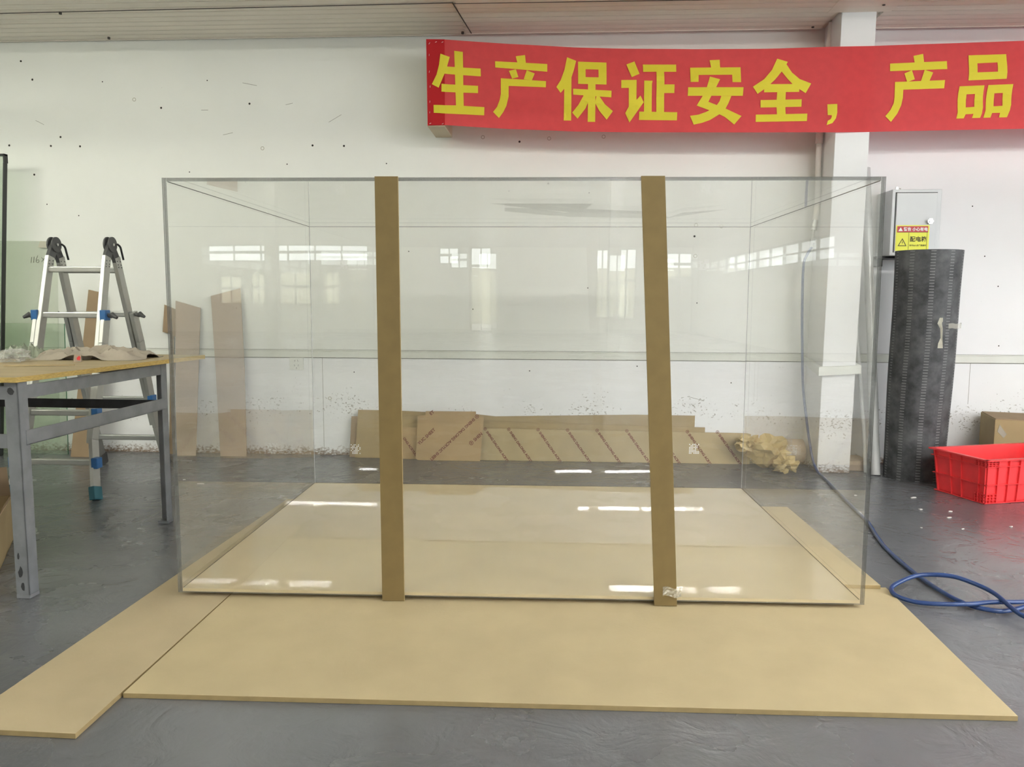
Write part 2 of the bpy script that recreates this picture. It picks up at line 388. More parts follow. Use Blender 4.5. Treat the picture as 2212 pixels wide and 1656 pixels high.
def tag(o, label=None, cat=None, group=None, kind=None):
    if label: o['label'] = label
    if cat: o['category'] = cat
    if group: o['group'] = group
    if kind: o['kind'] = kind
    return o
def thing(name, label, cat, loc, group=None):
    o = bpy.data.objects.new(name, None); COL.objects.link(o); o.location = loc; o.empty_display_size = .05
    return tag(o, label, cat, group)
def struct(o): o['kind'] = 'structure'; return o
def catmull(pts, n=8):
    pts = [Vector(p) for p in pts]; out = []
    for i in range(len(pts)-1):
        p0 = pts[max(i-1, 0)]; p1 = pts[i]; p2 = pts[i+1]; p3 = pts[min(i+2, len(pts)-1)]
        for k in range(n):
            t = k/n
            out.append(.5*((2*p1)+(-p0+p2)*t+(2*p0-5*p1+4*p2-p3)*t*t+(-p0+3*p1-3*p2+p3)*t**3))
    out.append(pts[-1]); return out
def text_mesh(txt, size, fn, name, mat, parent, bold=0.0, spacing=1.0, align='LEFT'):
    """lettering as a thin mesh; fn(u, v) -> world point, u along the line"""
    cu = bpy.data.curves.new(name, 'FONT'); cu.body = txt; cu.size = size; cu.offset = bold; cu.space_character = spacing
    cu.resolution_u = 3; cu.align_x = align
    o = bpy.data.objects.new(name, cu); COL.objects.link(o)
    dg = bpy.context.evaluated_depsgraph_get(); dg.update()
    me = bpy.data.meshes.new_from_object(o.evaluated_get(dg))
    bpy.data.objects.remove(o); bpy.data.curves.remove(cu)
    mb = MB(); mb.add([fn(v.co.x, v.co.y) for v in me.vertices], [list(p.vertices) for p in me.polygons])
    bpy.data.meshes.remove(me)
    return mb.build(name, mat, parent, normals=False)

# ------------------------------------------------------------------ the hall
WY = 5.59; CZ = 2.89
XL, XR, YB, HZ, YS0 = -13.2, 5.7, -22.0, 5.2, 4.5
struct(MB().box(XL-.2, XR+8, YB-12, WY+.2, -.12, 0).build('floor', M_floor, origin=(0, 0, 0)))
def back_wall():
    mb = MB(); mb.box(XL-.2, XR+.2, WY, WY+.15, 0, CZ+.3)
    holes = [(-3.783, 2.766), (-3.707, 2.64), (-3.598, 2.185), (-3.524, 2.246), (-3.385, 2.181), (-3.904, 2.191), (-3.732, 1.987), (-1.717, 2.176),
             (-1.496, 2.171), (-2.786, 2.439), (-2.155, 2.461), (-.279, 2.191), (.921, 1.553), (-.08, 1.91), (.35, 1.93), (-2.6, 2.0), (-2.2, 1.93),
             (-3.65, 1.78), (-3.42, 1.70), (-1.9, 2.05), (-3.2, 2.62), (-2.45, 2.62), (-1.2, 2.05), (2.75, 1.75), (2.95, 1.22), (2.98, .82), (2.85, 1.42),
             (-.35, 1.86), (.62, 1.8), (-1.05, 1.45), (.2, 1.2), (-.6, 1.05), (.95, 1.1), (-1.45, .6), (.55, .66), (-.2, .62), (1.2, .55)]
    for k, (x, z) in enumerate(holes):
        r = .0075 if k < 14 else .0045
        mb.add([(x+r*math.cos(t*PI/4), WY-.0012, z+r*math.sin(t*PI/4)) for t in range(8)], [list(range(8))], 1)
    for (x, z) in [(-2.977, 2.497), (-2.072, 2.159), (-.53, 2.223), (-.077, 2.211), (.293, 2.22), (-1.63, .41), (.93, 1.42), (1.1, 1.62)]:
        for t in range(10):
            a0, a1 = 2*PI*t/10, 2*PI*(t+1)/10; r0, r1 = .009, .0135
            mb.add([(x+r0*math.cos(a0), WY-.0012, z+r0*math.sin(a0)), (x+r1*math.cos(a0), WY-.0012, z+r1*math.sin(a0)),
                    (x+r1*math.cos(a1), WY-.0012, z+r1*math.sin(a1)), (x+r0*math.cos(a1), WY-.0012, z+r0*math.sin(a1))], [(0, 1, 2, 3)], 2)
    for (x, z, dx, dz) in [(-2.2, 2.6, .10, -.02), (-1.9, 2.45, .05, .01), (-3.7, 2.36, .06, -.03), (-2.35, 2.25, .07, .015), (-1.6, 2.33, .09, .05), (-2.5, 2.42, .05, .0), (-.4, 2.80, .05, .0), (.9, .45, .12, -.03)]:
        mb.add([(x, WY-.0011, z), (x+dx, WY-.0011, z+dz), (x+dx, WY-.0011, z+dz+.003), (x, WY-.0011, z+.003)], [(0, 1, 2, 3)], 3)
    # panel joints of the wall lining
    for (x, z0, z1) in [(-1.68, .0, .70), (2.80, .42, .70), (.72, .42, .70)]:
        mb.add([(x, WY-.001, z0), (x+.003, WY-.001, z0), (x+.003, WY-.001, z1), (x, WY-.001, z1)], [(0, 1, 2, 3)], 3)
    for (x0, x1) in ((XL, 1.69), (1.94, XR)):
        for (z, h) in ((.698, .005), (.7575, .002)): mb.add([(x0, WY-.0008, z), (x1, WY-.0008, z), (x1, WY-.0008, z+h), (x0, WY-.0008, z+h)], [(0, 1, 2, 3)], 3)
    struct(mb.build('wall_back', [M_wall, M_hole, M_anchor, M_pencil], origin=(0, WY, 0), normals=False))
back_wall()
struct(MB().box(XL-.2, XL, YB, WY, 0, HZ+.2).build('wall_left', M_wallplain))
# right wall with an unseen wide opening, added for daylight from the right
def right_wall():
    mb = MB()
    for (a, b) in ((YB, -18.5), (-9.8, -3.5), (3.0, WY)): mb.box(XR, XR+.2, a, b, 0, HZ+.2)
    mb.box(XR, XR+.2, -3.5, 3.0, 2.75, HZ+.2); mb.box(XR, XR+.2, -18.5, -9.8, 2.42, HZ+.2); mb.box(XR, XR+.2, -18.5, -9.8, 0, 1.92)
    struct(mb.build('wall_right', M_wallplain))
right_wall()
# far wall behind the camera: windows and glass doors, seen only as reflections in the acrylic
OPEN = [(-10.8, -10.0, .95, 1.95), (-9.7, -9.2, .95, 2.05), (-8.7, -7.6, .95, 2.1), (-7.1, -6.6, .95, 2.1), (-3.2, -2.5, 2.35, 2.95), (-2.1, -1.35, .02, 2.95), (2.25, 2.68, .5, 2.9), (2.95, 3.62, .5, 2.9), (4.6, 5.5, 1.9, 2.75)]
CLER = (-11.2, -5.6, 2.42, 3.0)   # clerestory strip above the left windows
def far_wall():
    mb = MB(); x = XL
    for (a, b, z0, z1) in OPEN:
        if b < -5.6:
            mb.box(x, a, YB-.2, YB, 0, CLER[2]); mb.box(a, b, YB-.2, YB, 0, z0); mb.box(a, b, YB-.2, YB, z1, CLER[2]); x = b; continue
        if x < -5.6: mb.box(x, CLER[1], YB-.2, YB, 0, CLER[2]); mb.box(XL, CLER[1], YB-.2, YB, CLER[3], HZ+.2); mb.box(XL, CLER[0], YB-.2, YB, CLER[2], CLER[3]); x = CLER[1]
        mb.box(x, a, YB-.2, YB, 0, HZ+.2); mb.box(a, b, YB-.2, YB, 0, z0); mb.box(a, b, YB-.2, YB, z1, HZ+.2); x = b
    mb.box(x, XR, YB-.2, YB, 0, HZ+.2)
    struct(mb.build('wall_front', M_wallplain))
    n = 0
    for (a, b, z0, z1) in OPEN+[CLER]:
        door = z0 < .1
        if not door: n += 1
        nm = 'door_1' if door else 'window_%d' % n
        f = MB(); w = .045
        f.box(a, a+w, YB-.12, YB-.06, z0, z1); f.box(b-w, b, YB-.12, YB-.06, z0, z1); f.box(a, b, YB-.12, YB-.06, z0, z0+w); f.box(a, b, YB-.12, YB-.06, z1-w, z1)
        zt = z0+(z1-z0)*(.78 if door else .55)
        f.box(a, b, YB-.12, YB-.06, zt-w, zt+w)
        for k in range(1, max(2, round((b-a)/.9))):
            m = a+(b-a)*k/max(2, round((b-a)/.9)); f.box(m-w/2, m+w/2, YB-.12, YB-.06, z0, z1)
        o = struct(f.build(nm, M_frame))
        MB().box(a+.01, b-.01, YB-.095, YB-.085, z0+.01, z1-.01).build('pane', M_pane, o)
far_wall()
f = MB()
for k in range(9): y = -18.5+8.7*k/8; f.box(XR+.06, XR+.12, y-.025, y+.025, 1.92, 2.42)
f.box(XR+.06, XR+.12, -18.5, -9.8, 1.92, 1.96); f.box(XR+.06, XR+.12, -18.5, -9.8, 2.38, 2.42); f.box(XR+.06, XR+.12, -18.5, -9.8, 2.15, 2.18)
o = struct(f.build('window_10', M_frame))
MB().box(XR+.085, XR+.095, -18.49, -9.81, 1.93, 2.41).build('pane', M_pane, o)
for (x, y) in ((-5.9, -12.5), (1.84, -12.5)): struct(MB().box(x-.13, x+.13, y-.13, y+.13, 0, HZ).build('column', M_grey, bevel=.01))
# hall ceiling: ribbed sheets running along the wall
def ceiling():
    mb = MB(); mb.box(XL-.2, XR+.2, YS0, WY+.15, CZ+.02, CZ+.3); mb.box(XL-.2, XR+.2, YS0-.1, YS0, CZ+.02, HZ+.2); mb.box(XL-.2, XR+.2, YB-.2, YS0, HZ, HZ+.2)
    # ribbed sheets near the wall, in two runs that overlap at x = -.63
    for (x0, x1, y0, y1, z, dip) in ((XL, -.60, 4.5, WY-.02, CZ+.012, .0), (-.64, 1.69, 4.5, WY-.06, CZ+.004, .0), (1.98, XR, 4.5, WY-.05, CZ+.004, 0)):
        y = y0
        while y < y1-.001:
            ye = min(y+.082, y1)
            sk = .03 if x0 == -.64 else 0
            mb.slab([(x0+sk*(y1-y)/.5*.1, y), (x1, y), (x1, ye-.006), (x0+sk*(y1-ye)/.5*.1, ye-.006)], z-.006, CZ+.025)
            y = ye
        mb.slab([(x0, y1-.006), (x1, y1-.006), (x1, y1), (x0, y1)], z-.012, CZ+.025)
    mb.box(1.64, 2.02, 5.0, 5.24, CZ-.004, CZ+.03)
    for (x, y) in ((-3.135, 5.037), (-3.099, 5.518), (-.66, 5.52), (1.63, 5.50), (1.93, 5.12)):
        mb.tube([(x, y, CZ+.02), (x, y, CZ-.008)], .009, 8, 1)
    # dark lap lines between the sheets
    mb.beam((-6, 5.07, CZ+.001), (-.66, 4.985, CZ+.001), .0035, .004, (0, 0, 1), 1)
    mb.beam((-.66, 4.985, CZ-.003), (1.6, 5.0, CZ-.003), .0035, .004, (0, 0, 1), 1)
    mb.beam((-.655, 4.97, CZ-.003), (-.60, 5.54, CZ-.003), .006, .004, (0, 0, 1), 1)
    struct(mb.build('ceiling', [M_ceil, M_seam], origin=(0, 0, CZ)))
ceiling()
# chair rail along the back wall
def rails():
    mb = MB(); mb.box(XL, 1.69, WY-.014, WY, .703, .757); mb.box(XL, 1.69, WY-.019, WY, .749, .757)
    struct(mb.build('trim_1', M_trim, bevel=.002))
    mb = MB(); mb.box(1.93, XR, WY-.014, WY, .703, .757); mb.box(1.93, XR, WY-.019, WY, .749, .757)
    struct(mb.build('trim_2', M_trim, bevel=.002))
rails()
def pillar():
    b = [(1.697, 5.245), (1.903, 5.235), (1.92, WY), (1.70, WY)]; t = [(1.727, 5.245), (1.934, 5.235), (1.95, WY), (1.735, WY)]
    mb = MB(); mb.hexa([(x, y, 0) for x, y in b]+[(x, y, CZ+.02) for x, y in t])
    o = struct(mb.build('pillar', M_pillar, bevel=.004))
    # sloping wooden collar that carries the chair rail round the pillar
    r = MB()
    r.hexa([(1.672, 5.215, .637), (1.70, 5.24, .637), (1.702, WY, .69), (1.682, WY, .69), (1.672, 5.215, .695), (1.70, 5.24, .695), (1.702, WY, .745), (1.682, WY, .745)])
    r.hexa([(1.672, 5.212, .637), (1.936, 5.205, .655), (1.936, 5.24, .655), (1.672, 5.242, .637), (1.672, 5.212, .696), (1.936, 5.205, .708), (1.936, 5.24, .708), (1.672, 5.242, .696)])
    r.hexa([(1.912, 5.24, .655), (1.936, 5.205, .655), (1.94, WY, .69), (1.918, WY, .69), (1.912, 5.24, .708), (1.936, 5.205, .708), (1.94, WY, .745), (1.918, WY, .745)])
    struct(r.build('trim_3', M_trim, bevel=.002))
pillar()
# yard outside
struct(MB().box(XL, XR+8, YB-12, YB-.2, -.02, .01).build('ground', M_ground))
tag(MB().box(XL-4, XR+4, YB-9.2, YB-9, .01, 2.6).build('yard_wall', M_yard), 'cream yard wall outside the far windows behind the camera', 'wall', kind='structure')

# ------------------------------------------------------------------ ceiling lights (tubes in open trays)
def lamp(x0, x1, y, left, label):
    z = 2.74 if y > 1 else (3.2 if y > 0 else (4.9 if y < -17 else 4.28))
    t = thing('ceiling_light', label, 'ceiling light', ((x0+x1)/2, y, z), 'tube lights on the hall ceiling')
    MB().box(x0-.03, x1+.03, y-.16, y+.16, z, z+.045).build('tray', M_tray, t, bevel=.004)
    top = HZ
    for x in (x0+.25, x1-.25): MB().tube([(x, y, z+.044), (x, y, top)], .006, 6).build('hanger', M_black, t)
    for k in (-1, 0, 1):
        MB().tube([(x0, y+k*.1, z-.025), (x1, y+k*.1, z-.025)], .014, 8).build('tube', M_tubeL if left else M_tubeR, t, smooth=True)
NEAR = 'hung low near the red banner'
lamp(-5.0, -3.4, 2.9, True, 'tube light tray %s, at the left' % NEAR)
lamp(2.2, 3.8, 1.7, False, 'tube light tray %s, at the right' % NEAR)
for y, txt, spans in ((0.2, 'first row of the high hall', ((-6.6, -5.0), (-3.6, -2.0), (1.4, 3.0), (3.4, 5.0))), (-5.2, 'second row of the high hall', ((-6.9, -5.8), (1.38, 2.95), (3.2, 4.4))),
                      (-11.0, 'third row of the high hall', ((-9.2, -7.5), (-7.0, -5.5), (1.16, 2.7), (2.8, 4.33))), (-18.2, 'last row of the high hall', ((-12.4, -10.1), (.83, 2.4), (2.5, 4.08)))):
    for k, (x0, x1) in enumerate(spans):
        lamp(x0, x1, y, x1 < 0, 'tube light tray in the %s, number %s from left' % (txt, ('one', 'two', 'three', 'four')[k]))

# ------------------------------------------------------------------ MDF boards on the floor
T = .015
mis = [1, 0, 1, 1, 1, 1]
tag(MB().slab([(-1.206, 2.064), (1.234, 2.10), (1.273, 3.065), (-1.214, 3.05)], .0005, T, mis=mis).build('mdf_board', [M_mdf, M_mdfedge], bevel=.001),
    'wide tan MDF board lying on the floor in front of the acrylic box', 'board')
tag(MB().slab([(-1.198, 3.02), (1.245, 3.045), (1.236, 4.275), (-1.205, 4.25)], [T+.0005, T+.0005, .001, .001], [2*T, 2*T, T+.001, T+.001], mis=mis).build('mdf_board', [M_mdf, M_mdfedge], bevel=.001),
    'tan MDF board lying under the acrylic box, sticking out at its right', 'board')
tag(MB().slab([(-1.545, 1.86), (-1.212, 1.853), (-1.222, 4.25), (-1.488, 4.25)], .0005, T, mis=mis).build('mdf_board', [M_mdf2, M_mdfedge], bevel=.001),
    'narrow long tan MDF board on the floor along the box\'s left side', 'board')

# ------------------------------------------------------------------ the acrylic box
BA, BX, BY, BW, BL, Z0, Z1, PT = .0192, -1.398, 2.788, 2.504, 1.754, .0305, 1.535, .011
def B(u, v, z): return Vector((BX+u*math.cos(BA)-v*math.sin(BA), BY+u*math.sin(BA)+v*math.cos(BA), z))
box = thing('acrylic_box', 'large clear acrylic box standing on the tan MDF boards', 'box', B(BW/2, BL/2, Z0))
g = .0006
def bq(u0, u1, v0, v1, z0, z1, mis):
    p = [B(u0, v0, z0), B(u1, v0, z0), B(u1, v1, z0), B(u0, v1, z0), B(u0, v0, z1), B(u1, v0, z1), B(u1, v1, z1), B(u0, v1, z1)]
    return MB().hexa(p, mis=mis)
# face order: bottom, top, front, right, back, left; 0 = polished face, 1 = saw-cut edge
bq(0, BW, 0, PT, Z0, Z1, [1, 1, 0, 1, 0, 1]).build('front_panel', [M_clear, M_edge], box)
bq(0, BW, BL-PT, BL, Z0, Z1, [0, 0, 0, 0, 0, 0]).build('back_panel', [M_clear, M_edge], box)
bq(0, PT, PT+g, BL-PT-g, Z0, Z1, [0, 0, 1, 0, 0, 0]).build('side_panel', [M_clear, M_edge], box)
bq(BW-PT, BW, PT+g, BL-PT-g, Z0, Z1, [0, 0, 1, 0, 0, 0]).build('side_panel', [M_clear, M_edge], box)
bq(PT+g, BW-PT-g, PT+g, BL-PT-g, Z1-PT, Z1, [0, 0, 1, 0, 0, 0]).build('top_panel', [M_clear, M_edge], box)
bq(PT+g, BW-PT-g, PT+g, BL-PT-g, Z0, Z0+PT, [0]*6).build('base_panel', [M_kraftbase, M_kraftbase], box)
for (a, b, m) in ((B(PT, PT*2, Z1-PT), B(PT, BL-PT, Z1-PT), M_seamd), (B(BW-PT, PT*2, Z1-PT), B(BW-PT, BL-PT, Z1-PT), M_seamd), (B(PT, BL-PT, Z1-PT), B(BW-PT, BL-PT, Z1-PT), M_seaml),
                  (B(PT, BL-PT, Z0+PT), B(PT, BL-PT, Z1-PT), M_seaml), (B(BW-PT, BL-PT, Z0+PT), B(BW-PT, BL-PT, Z1-PT), M_seaml), (B(PT, PT*2, Z0+PT), B(PT, BL-PT, Z0+PT), M_seamb),
                  (B(BW-PT, PT*2, Z0+PT), B(BW-PT, BL-PT, Z0+PT), M_seamb), (B(PT, BL-PT, Z0+PT), B(BW-PT, BL-PT, Z0+PT), M_seamb)):
    MB().beam(a, b, .0028, .0028, (.3, .5, .8)).build('glue_seam', m, box)
for (x, z) in ((-1.205, 1.317), (.842, 1.315), (-1.142, .245), (.818, .269)):
    u = x-BX; mb = MB(); random.seed(int(x*100))
    for i in range(7):
        for j in range(7):
            if random.random() < .28: continue
            a = u+(i-3)*.0085; c = z+(j-3)*.0085; r = .0028
            mb.add([B(a-r, BL-PT-.001, c-r), B(a+r, BL-PT-.001, c-r), B(a+r, BL-PT-.001, c+r), B(a-r, BL-PT-.001, c+r)], [(0, 1, 2, 3)])
    mb.build('speckled_patch', M_speck, box, normals=False)['label'] = 'small square of white specks on the back panel'

# torn paper on top of the box
def paper(poly, z, label):
    o = MB().prism(poly, lambda u, v, t: (u, v, z+t+.004*math.sin(u*9+v*7)+.004), 0, .0006).build('torn_paper', M_torn)
    return tag(o, label, 'paper scrap')
paper([(-.305, 3.589), (.147, 3.651), (.122, 3.834), (.388, 3.898), (.50, 3.99), (.560, 4.21), (.60, 4.02), (.784, 3.867), (.67, 4.05), (.52, 4.30), (.426, 4.268), (.05, 4.146), (-.05, 4.05), (.06, 3.96), (-.10, 3.85)], Z1+.0005,
      'large torn grey green paper lying on the box top, jagged right end')
paper([(-.256, 3.80), (-.12, 3.90), (.05, 4.06), (.073, 4.16), (-.05, 4.16), (-.27, 3.98)], Z1+.008, 'small torn paper corner on the box top under the larger scrap')

# strips standing against the front panel
def strip(xt, xb, yoff, label, tape):
    yt = BY+BA*(xt-BX)-.0012; yb = BY+BA*(xb-BX)-.0012; w = .0815; t = .010
    p = [(xb, yb-t, .0165), (xb+w, yb-t+BA*w, .0165), (xb+w, yb+BA*w, .0165), (xb, yb, .0165), (xt, yt-t, Z1+.002), (xt+w, yt-t+BA*w, Z1+.002), (xt+w, yt+BA*w, Z1+.002), (xt, yt, Z1+.002)]
    o = tag(MB().hexa(p, mis=[1, 1, 0, 1, 0, 1]).build('mdf_strip', [M_strip, M_mdfedge], bevel=.0007), label, 'strip')
    if tape:
        random.seed(3)
        tp = MB(); nu, nv = 9, 6
        for i in range(nu):
            for j in range(nv):
                u = i/(nu-1); v = j/(nv-1)
                tp.v.append((xb+.028+u*.065, yb-t-.003-random.random()*.008, .055+v*.034+.004*math.sin(u*7)))
        for i in range(nu-1):
            for j in range(nv-1): tp.f.append([i*nv+j, (i+1)*nv+j, (i+1)*nv+j+1, i*nv+j+1]); tp.mi.append(0)
        tp.build('clear_tape', M_tape, o, normals=False)['label'] = 'crumpled clear tape'
    return o
strip(-.642, -.634, 0, 'brown MDF strip upright against the box front, left of two', False)
strip(.277, .356, 0, 'brown MDF strip leaning aslant on the box front, taped at the foot', True)

# ------------------------------------------------------------------ banner
def interp(tab, x):
    if x <= tab[0][0]: return tab[0][1]
    for (a, p), (b, q) in zip(tab, tab[1:]):
        if x <= b: return p+(q-p)*(x-a)/(b-a)
    return tab[-1][1]
BT = [(-.857, 2.760), (-.741, 2.758), (-.33, 2.724), (.08, 2.699), (.429, 2.686), (.833, 2.677), (1.233, 2.678), (1.629, 2.681), (1.91, 2.682), (2.383, 2.692), (2.828, 2.703), (4.9, 2.76)]
BB = [(-.849, 2.228), (-.744, 2.230), (-.328, 2.201), (.087, 2.183), (.556, 2.174), (1.021, 2.170), (1.709, 2.165), (1.936, 2.166), (2.217, 2.169), (2.864, 2.178), (4.9, 2.21)]
def by(x, z):
    y = 5.232
    if -.741 < x < 1.70:
        e = min(1, (x+.741)/.4, (1.70-x)/.4)
        v = (interp(BT, x)-z)/.52
        y += e*(.011*math.sin(v*9+x*1.1)+.006*math.sin(v*17-x*2.3)+.004*math.sin(x*6))
    elif x > 1.95:
        e = min(1, (x-1.95)/.4); v = (interp(BT, x)-z)/.52
        y += e*(.011*math.sin(v*8-x*1.6)+.005*math.sin(v*15+x*2))
    return y
ban = thing('banner', 'long red cloth banner with yellow Chinese lettering, stretched from block to pillar', 'banner', (1.0, 5.232, 2.16))
mb = MB(); nx, nv = 220, 22
for i in range(nx+1):
    x = -.741+(4.9+.741)*i/nx
    for j in range(nv+1):
        z0, z1 = interp(BB, x), interp(BT, x); z = z0+(z1-z0)*j/nv; mb.v.append((x, by(x, z), z))
for i in range(nx):
    for j in range(nv): a = i*(nv+1)+j; mb.f.append([a, a+nv+1, a+nv+2, a+1]); mb.mi.append(0)
mb.build('banner_cloth', M_red, ban, smooth=True, normals=False)
mb = MB(); mb.hexa([(-.852, 5.226, 2.228), (-.741, 5.229, 2.229), (-.741, 5.234, 2.229), (-.852, 5.236, 2.228), (-.858, 5.226, 2.76), (-.741, 5.229, 2.758), (-.741, 5.234, 2.758), (-.858, 5.236, 2.76)])
mb.build('wrapped_end', M_redd, ban)['label'] = 'darker red end folded over the block'
# lettering outlines (each stroke in its own crop grid), mapped on to the cloth
CF, CCX, CCY = 1723.8, 1106, 828
_m = SC.camera.matrix_world
_r, _u, _b = (Vector(_m.col[i][:3]) for i in range(3))
def cloth_point(ox, oy, sc, px, py):
    """measured outline point -> (x, z) on the banner plane y = 5.232"""
    d = _r*((ox+px/sc-CCX)/CF) - _u*((oy+py/sc-CCY)/CF) - _b
    t = 5.232/d.y
    return (t*d.x, CAM_H+t*d.z)
def ring(o, i): return [[o[k], o[(k+1) % 4], i[(k+1) % 4], i[k]] for k in range(4)]
G1 = (910, 70, 4.9156); G2 = (1330, 90, 4.9156); G3 = (1760, 80, 4.8938)
GLYPHS = [
 (G1, [[(205, 230), (303, 262), (275, 362), (248, 445), (187, 590), (115, 553), (165, 450), (190, 350)], [(245, 362), (630, 383), (633, 467), (235, 440)], [(350, 197), (442, 208), (452, 800), (370, 800)],
       [(217, 548), (605, 572), (605, 650), (217, 632)], [(133, 773), (370, 775), (670, 793), (668, 880), (135, 857)]]),
 (G1, [[(1003, 252), (1102, 238), (1112, 335), (1022, 330)], [(783, 307), (1338, 335), (1338, 420), (785, 372)], [(930, 408), (1005, 393), (1032, 475), (965, 492)], [(1120, 403), (1205, 438), (1175, 510), (1088, 500)],
       [(845, 487), (1325, 520), (1323, 588), (930, 575), (930, 690), (905, 780), (870, 845), (825, 908), (762, 843), (805, 790), (835, 720), (848, 660)]]),
 (G1, [[(1548, 257), (1645, 295), (1620, 400), (1595, 480), (1592, 930), (1513, 930), (1518, 602), (1480, 648), (1435, 583), (1480, 510), (1520, 400)]] + ring([(1665, 303), (1968, 312), (1966, 557), (1665, 548)], [(1745, 390), (1882, 393), (1882, 480), (1745, 477)]) +
      [[(1770, 550), (1850, 550), (1848, 943), (1768, 943)], [(1612, 600), (2020, 620), (2018, 692), (1613, 665)], [(1725, 670), (1800, 680), (1745, 805), (1660, 910), (1603, 848), (1670, 770)],
       [(1860, 680), (1895, 685), (1950, 765), (2035, 835), (1970, 920), (1890, 830), (1845, 750)]]),
 (G2, [[(115, 235), (202, 202), (252, 345), (167, 382)], [(58, 412), (220, 412), (220, 620), (262, 573), (297, 645), (148, 853), (102, 757), (138, 690), (138, 495), (58, 495)], [(290, 237), (643, 240), (642, 323), (290, 322)],
       [(430, 318), (513, 320), (513, 750), (430, 750)], [(505, 463), (620, 463), (620, 550), (505, 550)], [(300, 420), (388, 423), (382, 460), (382, 750), (300, 748)], [(250, 742), (653, 750), (650, 835), (248, 827)]]),
 (G2, [[(998, 195), (1105, 190), (1110, 278), (1015, 280)], [(790, 275), (1327, 270), (1325, 438), (1233, 438), (1233, 355), (877, 360), (873, 438), (788, 438)],
       [(995, 377), (1102, 408), (1058, 495), (1010, 585), (985, 637), (1080, 672), (1180, 712), (1337, 788), (1258, 880), (1160, 800), (1100, 770), (1000, 730), (860, 678), (920, 580), (960, 495)],
       [(763, 493), (1352, 490), (1350, 575), (763, 578)], [(1120, 577), (1228, 577), (1200, 650), (1165, 715), (1100, 772), (1000, 832), (915, 862), (828, 880), (788, 788), (880, 775), (960, 745), (1030, 710), (1075, 672), (1105, 630)]]),
 (G2, [[(1715, 180), (1828, 215), (1762, 318), (1690, 405), (1600, 490), (1505, 555), (1450, 485), (1570, 405), (1660, 300)], [(1770, 198), (1828, 215), (1812, 240), (1870, 330), (1950, 400), (2072, 447), (2015, 548), (1900, 480), (1830, 410), (1755, 310)],
       [(1572, 458), (1948, 452), (1946, 535), (1573, 540)], [(1712, 530), (1805, 530), (1807, 775), (1714, 775)], [(1543, 615), (1976, 610), (1975, 688), (1543, 693)], [(1490, 772), (2035, 763), (2027, 845), (1486, 852)]]),
 (G3, [[(132, 712), (236, 708), (236, 800), (222, 860), (185, 910), (122, 932), (135, 885), (165, 870), (178, 845), (178, 827), (135, 825)]]),
 (G3, [[(1037, 203), (1140, 182), (1150, 270), (1052, 280)], [(792, 283), (1390, 258), (1390, 345), (792, 363)], [(943, 388), (1022, 355), (1052, 450), (972, 478)], [(1155, 350), (1242, 380), (1205, 468), (1115, 472)],
       [(845, 477), (1367, 460), (1367, 542), (935, 557), (933, 640), (915, 720), (870, 810), (800, 900), (743, 838), (800, 770), (835, 700), (843, 640)]]),
 (G3, ring([(1622, 195), (2025, 180), (2015, 448), (1613, 465)], [(1710, 283), (1922, 273), (1918, 375), (1705, 382)])
    + ring([(1527, 522), (1790, 512), (1782, 740), (1510, 800)], [(1612, 602), (1700, 598), (1690, 735), (1600, 742)]) + [[(1600, 742), (1690, 735), (1782, 740), (1765, 810), (1745, 855), (1657, 858), (1675, 813), (1592, 818), (1570, 862), (1490, 865), (1512, 790)]]
    + ring([(1830, 510), (2093, 500), (2079, 720), (1806, 780)], [(1905, 592), (1992, 588), (1987, 725), (1893, 730)]) + [[(1893, 730), (1987, 725), (2079, 710), (2065, 770), (2033, 847), (1945, 850), (1960, 800), (1875, 803), (1855, 852), (1778, 855), (1808, 770)]]),
]
from mathutils.geometry import tessellate_polygon
def glyph(gr, polys):
    mb = MB()
    for poly in polys:
        pts = [cloth_point(*gr, *p) for p in poly]
        tris = [[pts[i] for i in t] for t in tessellate_polygon([[Vector((x, z, 0)) for x, z in pts]])]
        while tris:
            a, b, c = tris.pop()
            e = sorted(((math.dist(a, b), 0), (math.dist(b, c), 1), (math.dist(c, a), 2)))[-1]
            if e[0] > .05:   # split the longest edge so that the print follows the folds
                p, q, r = ((a, b, c), (b, c, a), (c, a, b))[e[1]]; m = ((p[0]+q[0])/2, (p[1]+q[1])/2)
                tris += [(p, m, r), (m, q, r)]; continue
            if (b[0]-a[0])*(c[1]-a[1])-(b[1]-a[1])*(c[0]-a[0]) < 0: b, c = c, b
            mb.add([(x, by(x, z)-(.004 if x > -.741 else .0095), z) for x, z in (a, b, c)], [(0, 1, 2)])
    o = mb.build('lettering', M_yel, ban, normals=False)
    bm = bmesh.new(); bm.from_mesh(o.data); bmesh.ops.remove_doubles(bm, verts=bm.verts, dist=.0002); bm.to_mesh(o.data); bm.free()
for gr, polys in GLYPHS: glyph(gr, polys)
for (px, py, a) in ((88, 120, .9), (158, 105, .4), (226, 107, .5), (86, 243, 1.5), (88, 420, 1.4), (96, 578, 1.5), (93, 738, 1.5), (92, 850, 1.5), (98, 968, .4), (230, 972, .4)):
    x, z = cloth_point(910, 70, 4.9156, px, py); dx, dz = .006*math.cos(a), .006*math.sin(a)
    MB().tube([(x-dx, 5.2245, z-dz), (x+dx, 5.2245, z+dz)], .0012, 6).build('staple', M_staple, ban)
tag(MB().box(-.855, -.741, 5.237, WY, 2.222, 2.755).build('wall_block', M_block, bevel=.003), 'pale timber block standing out from the wall behind the banner\'s left end', 'block')

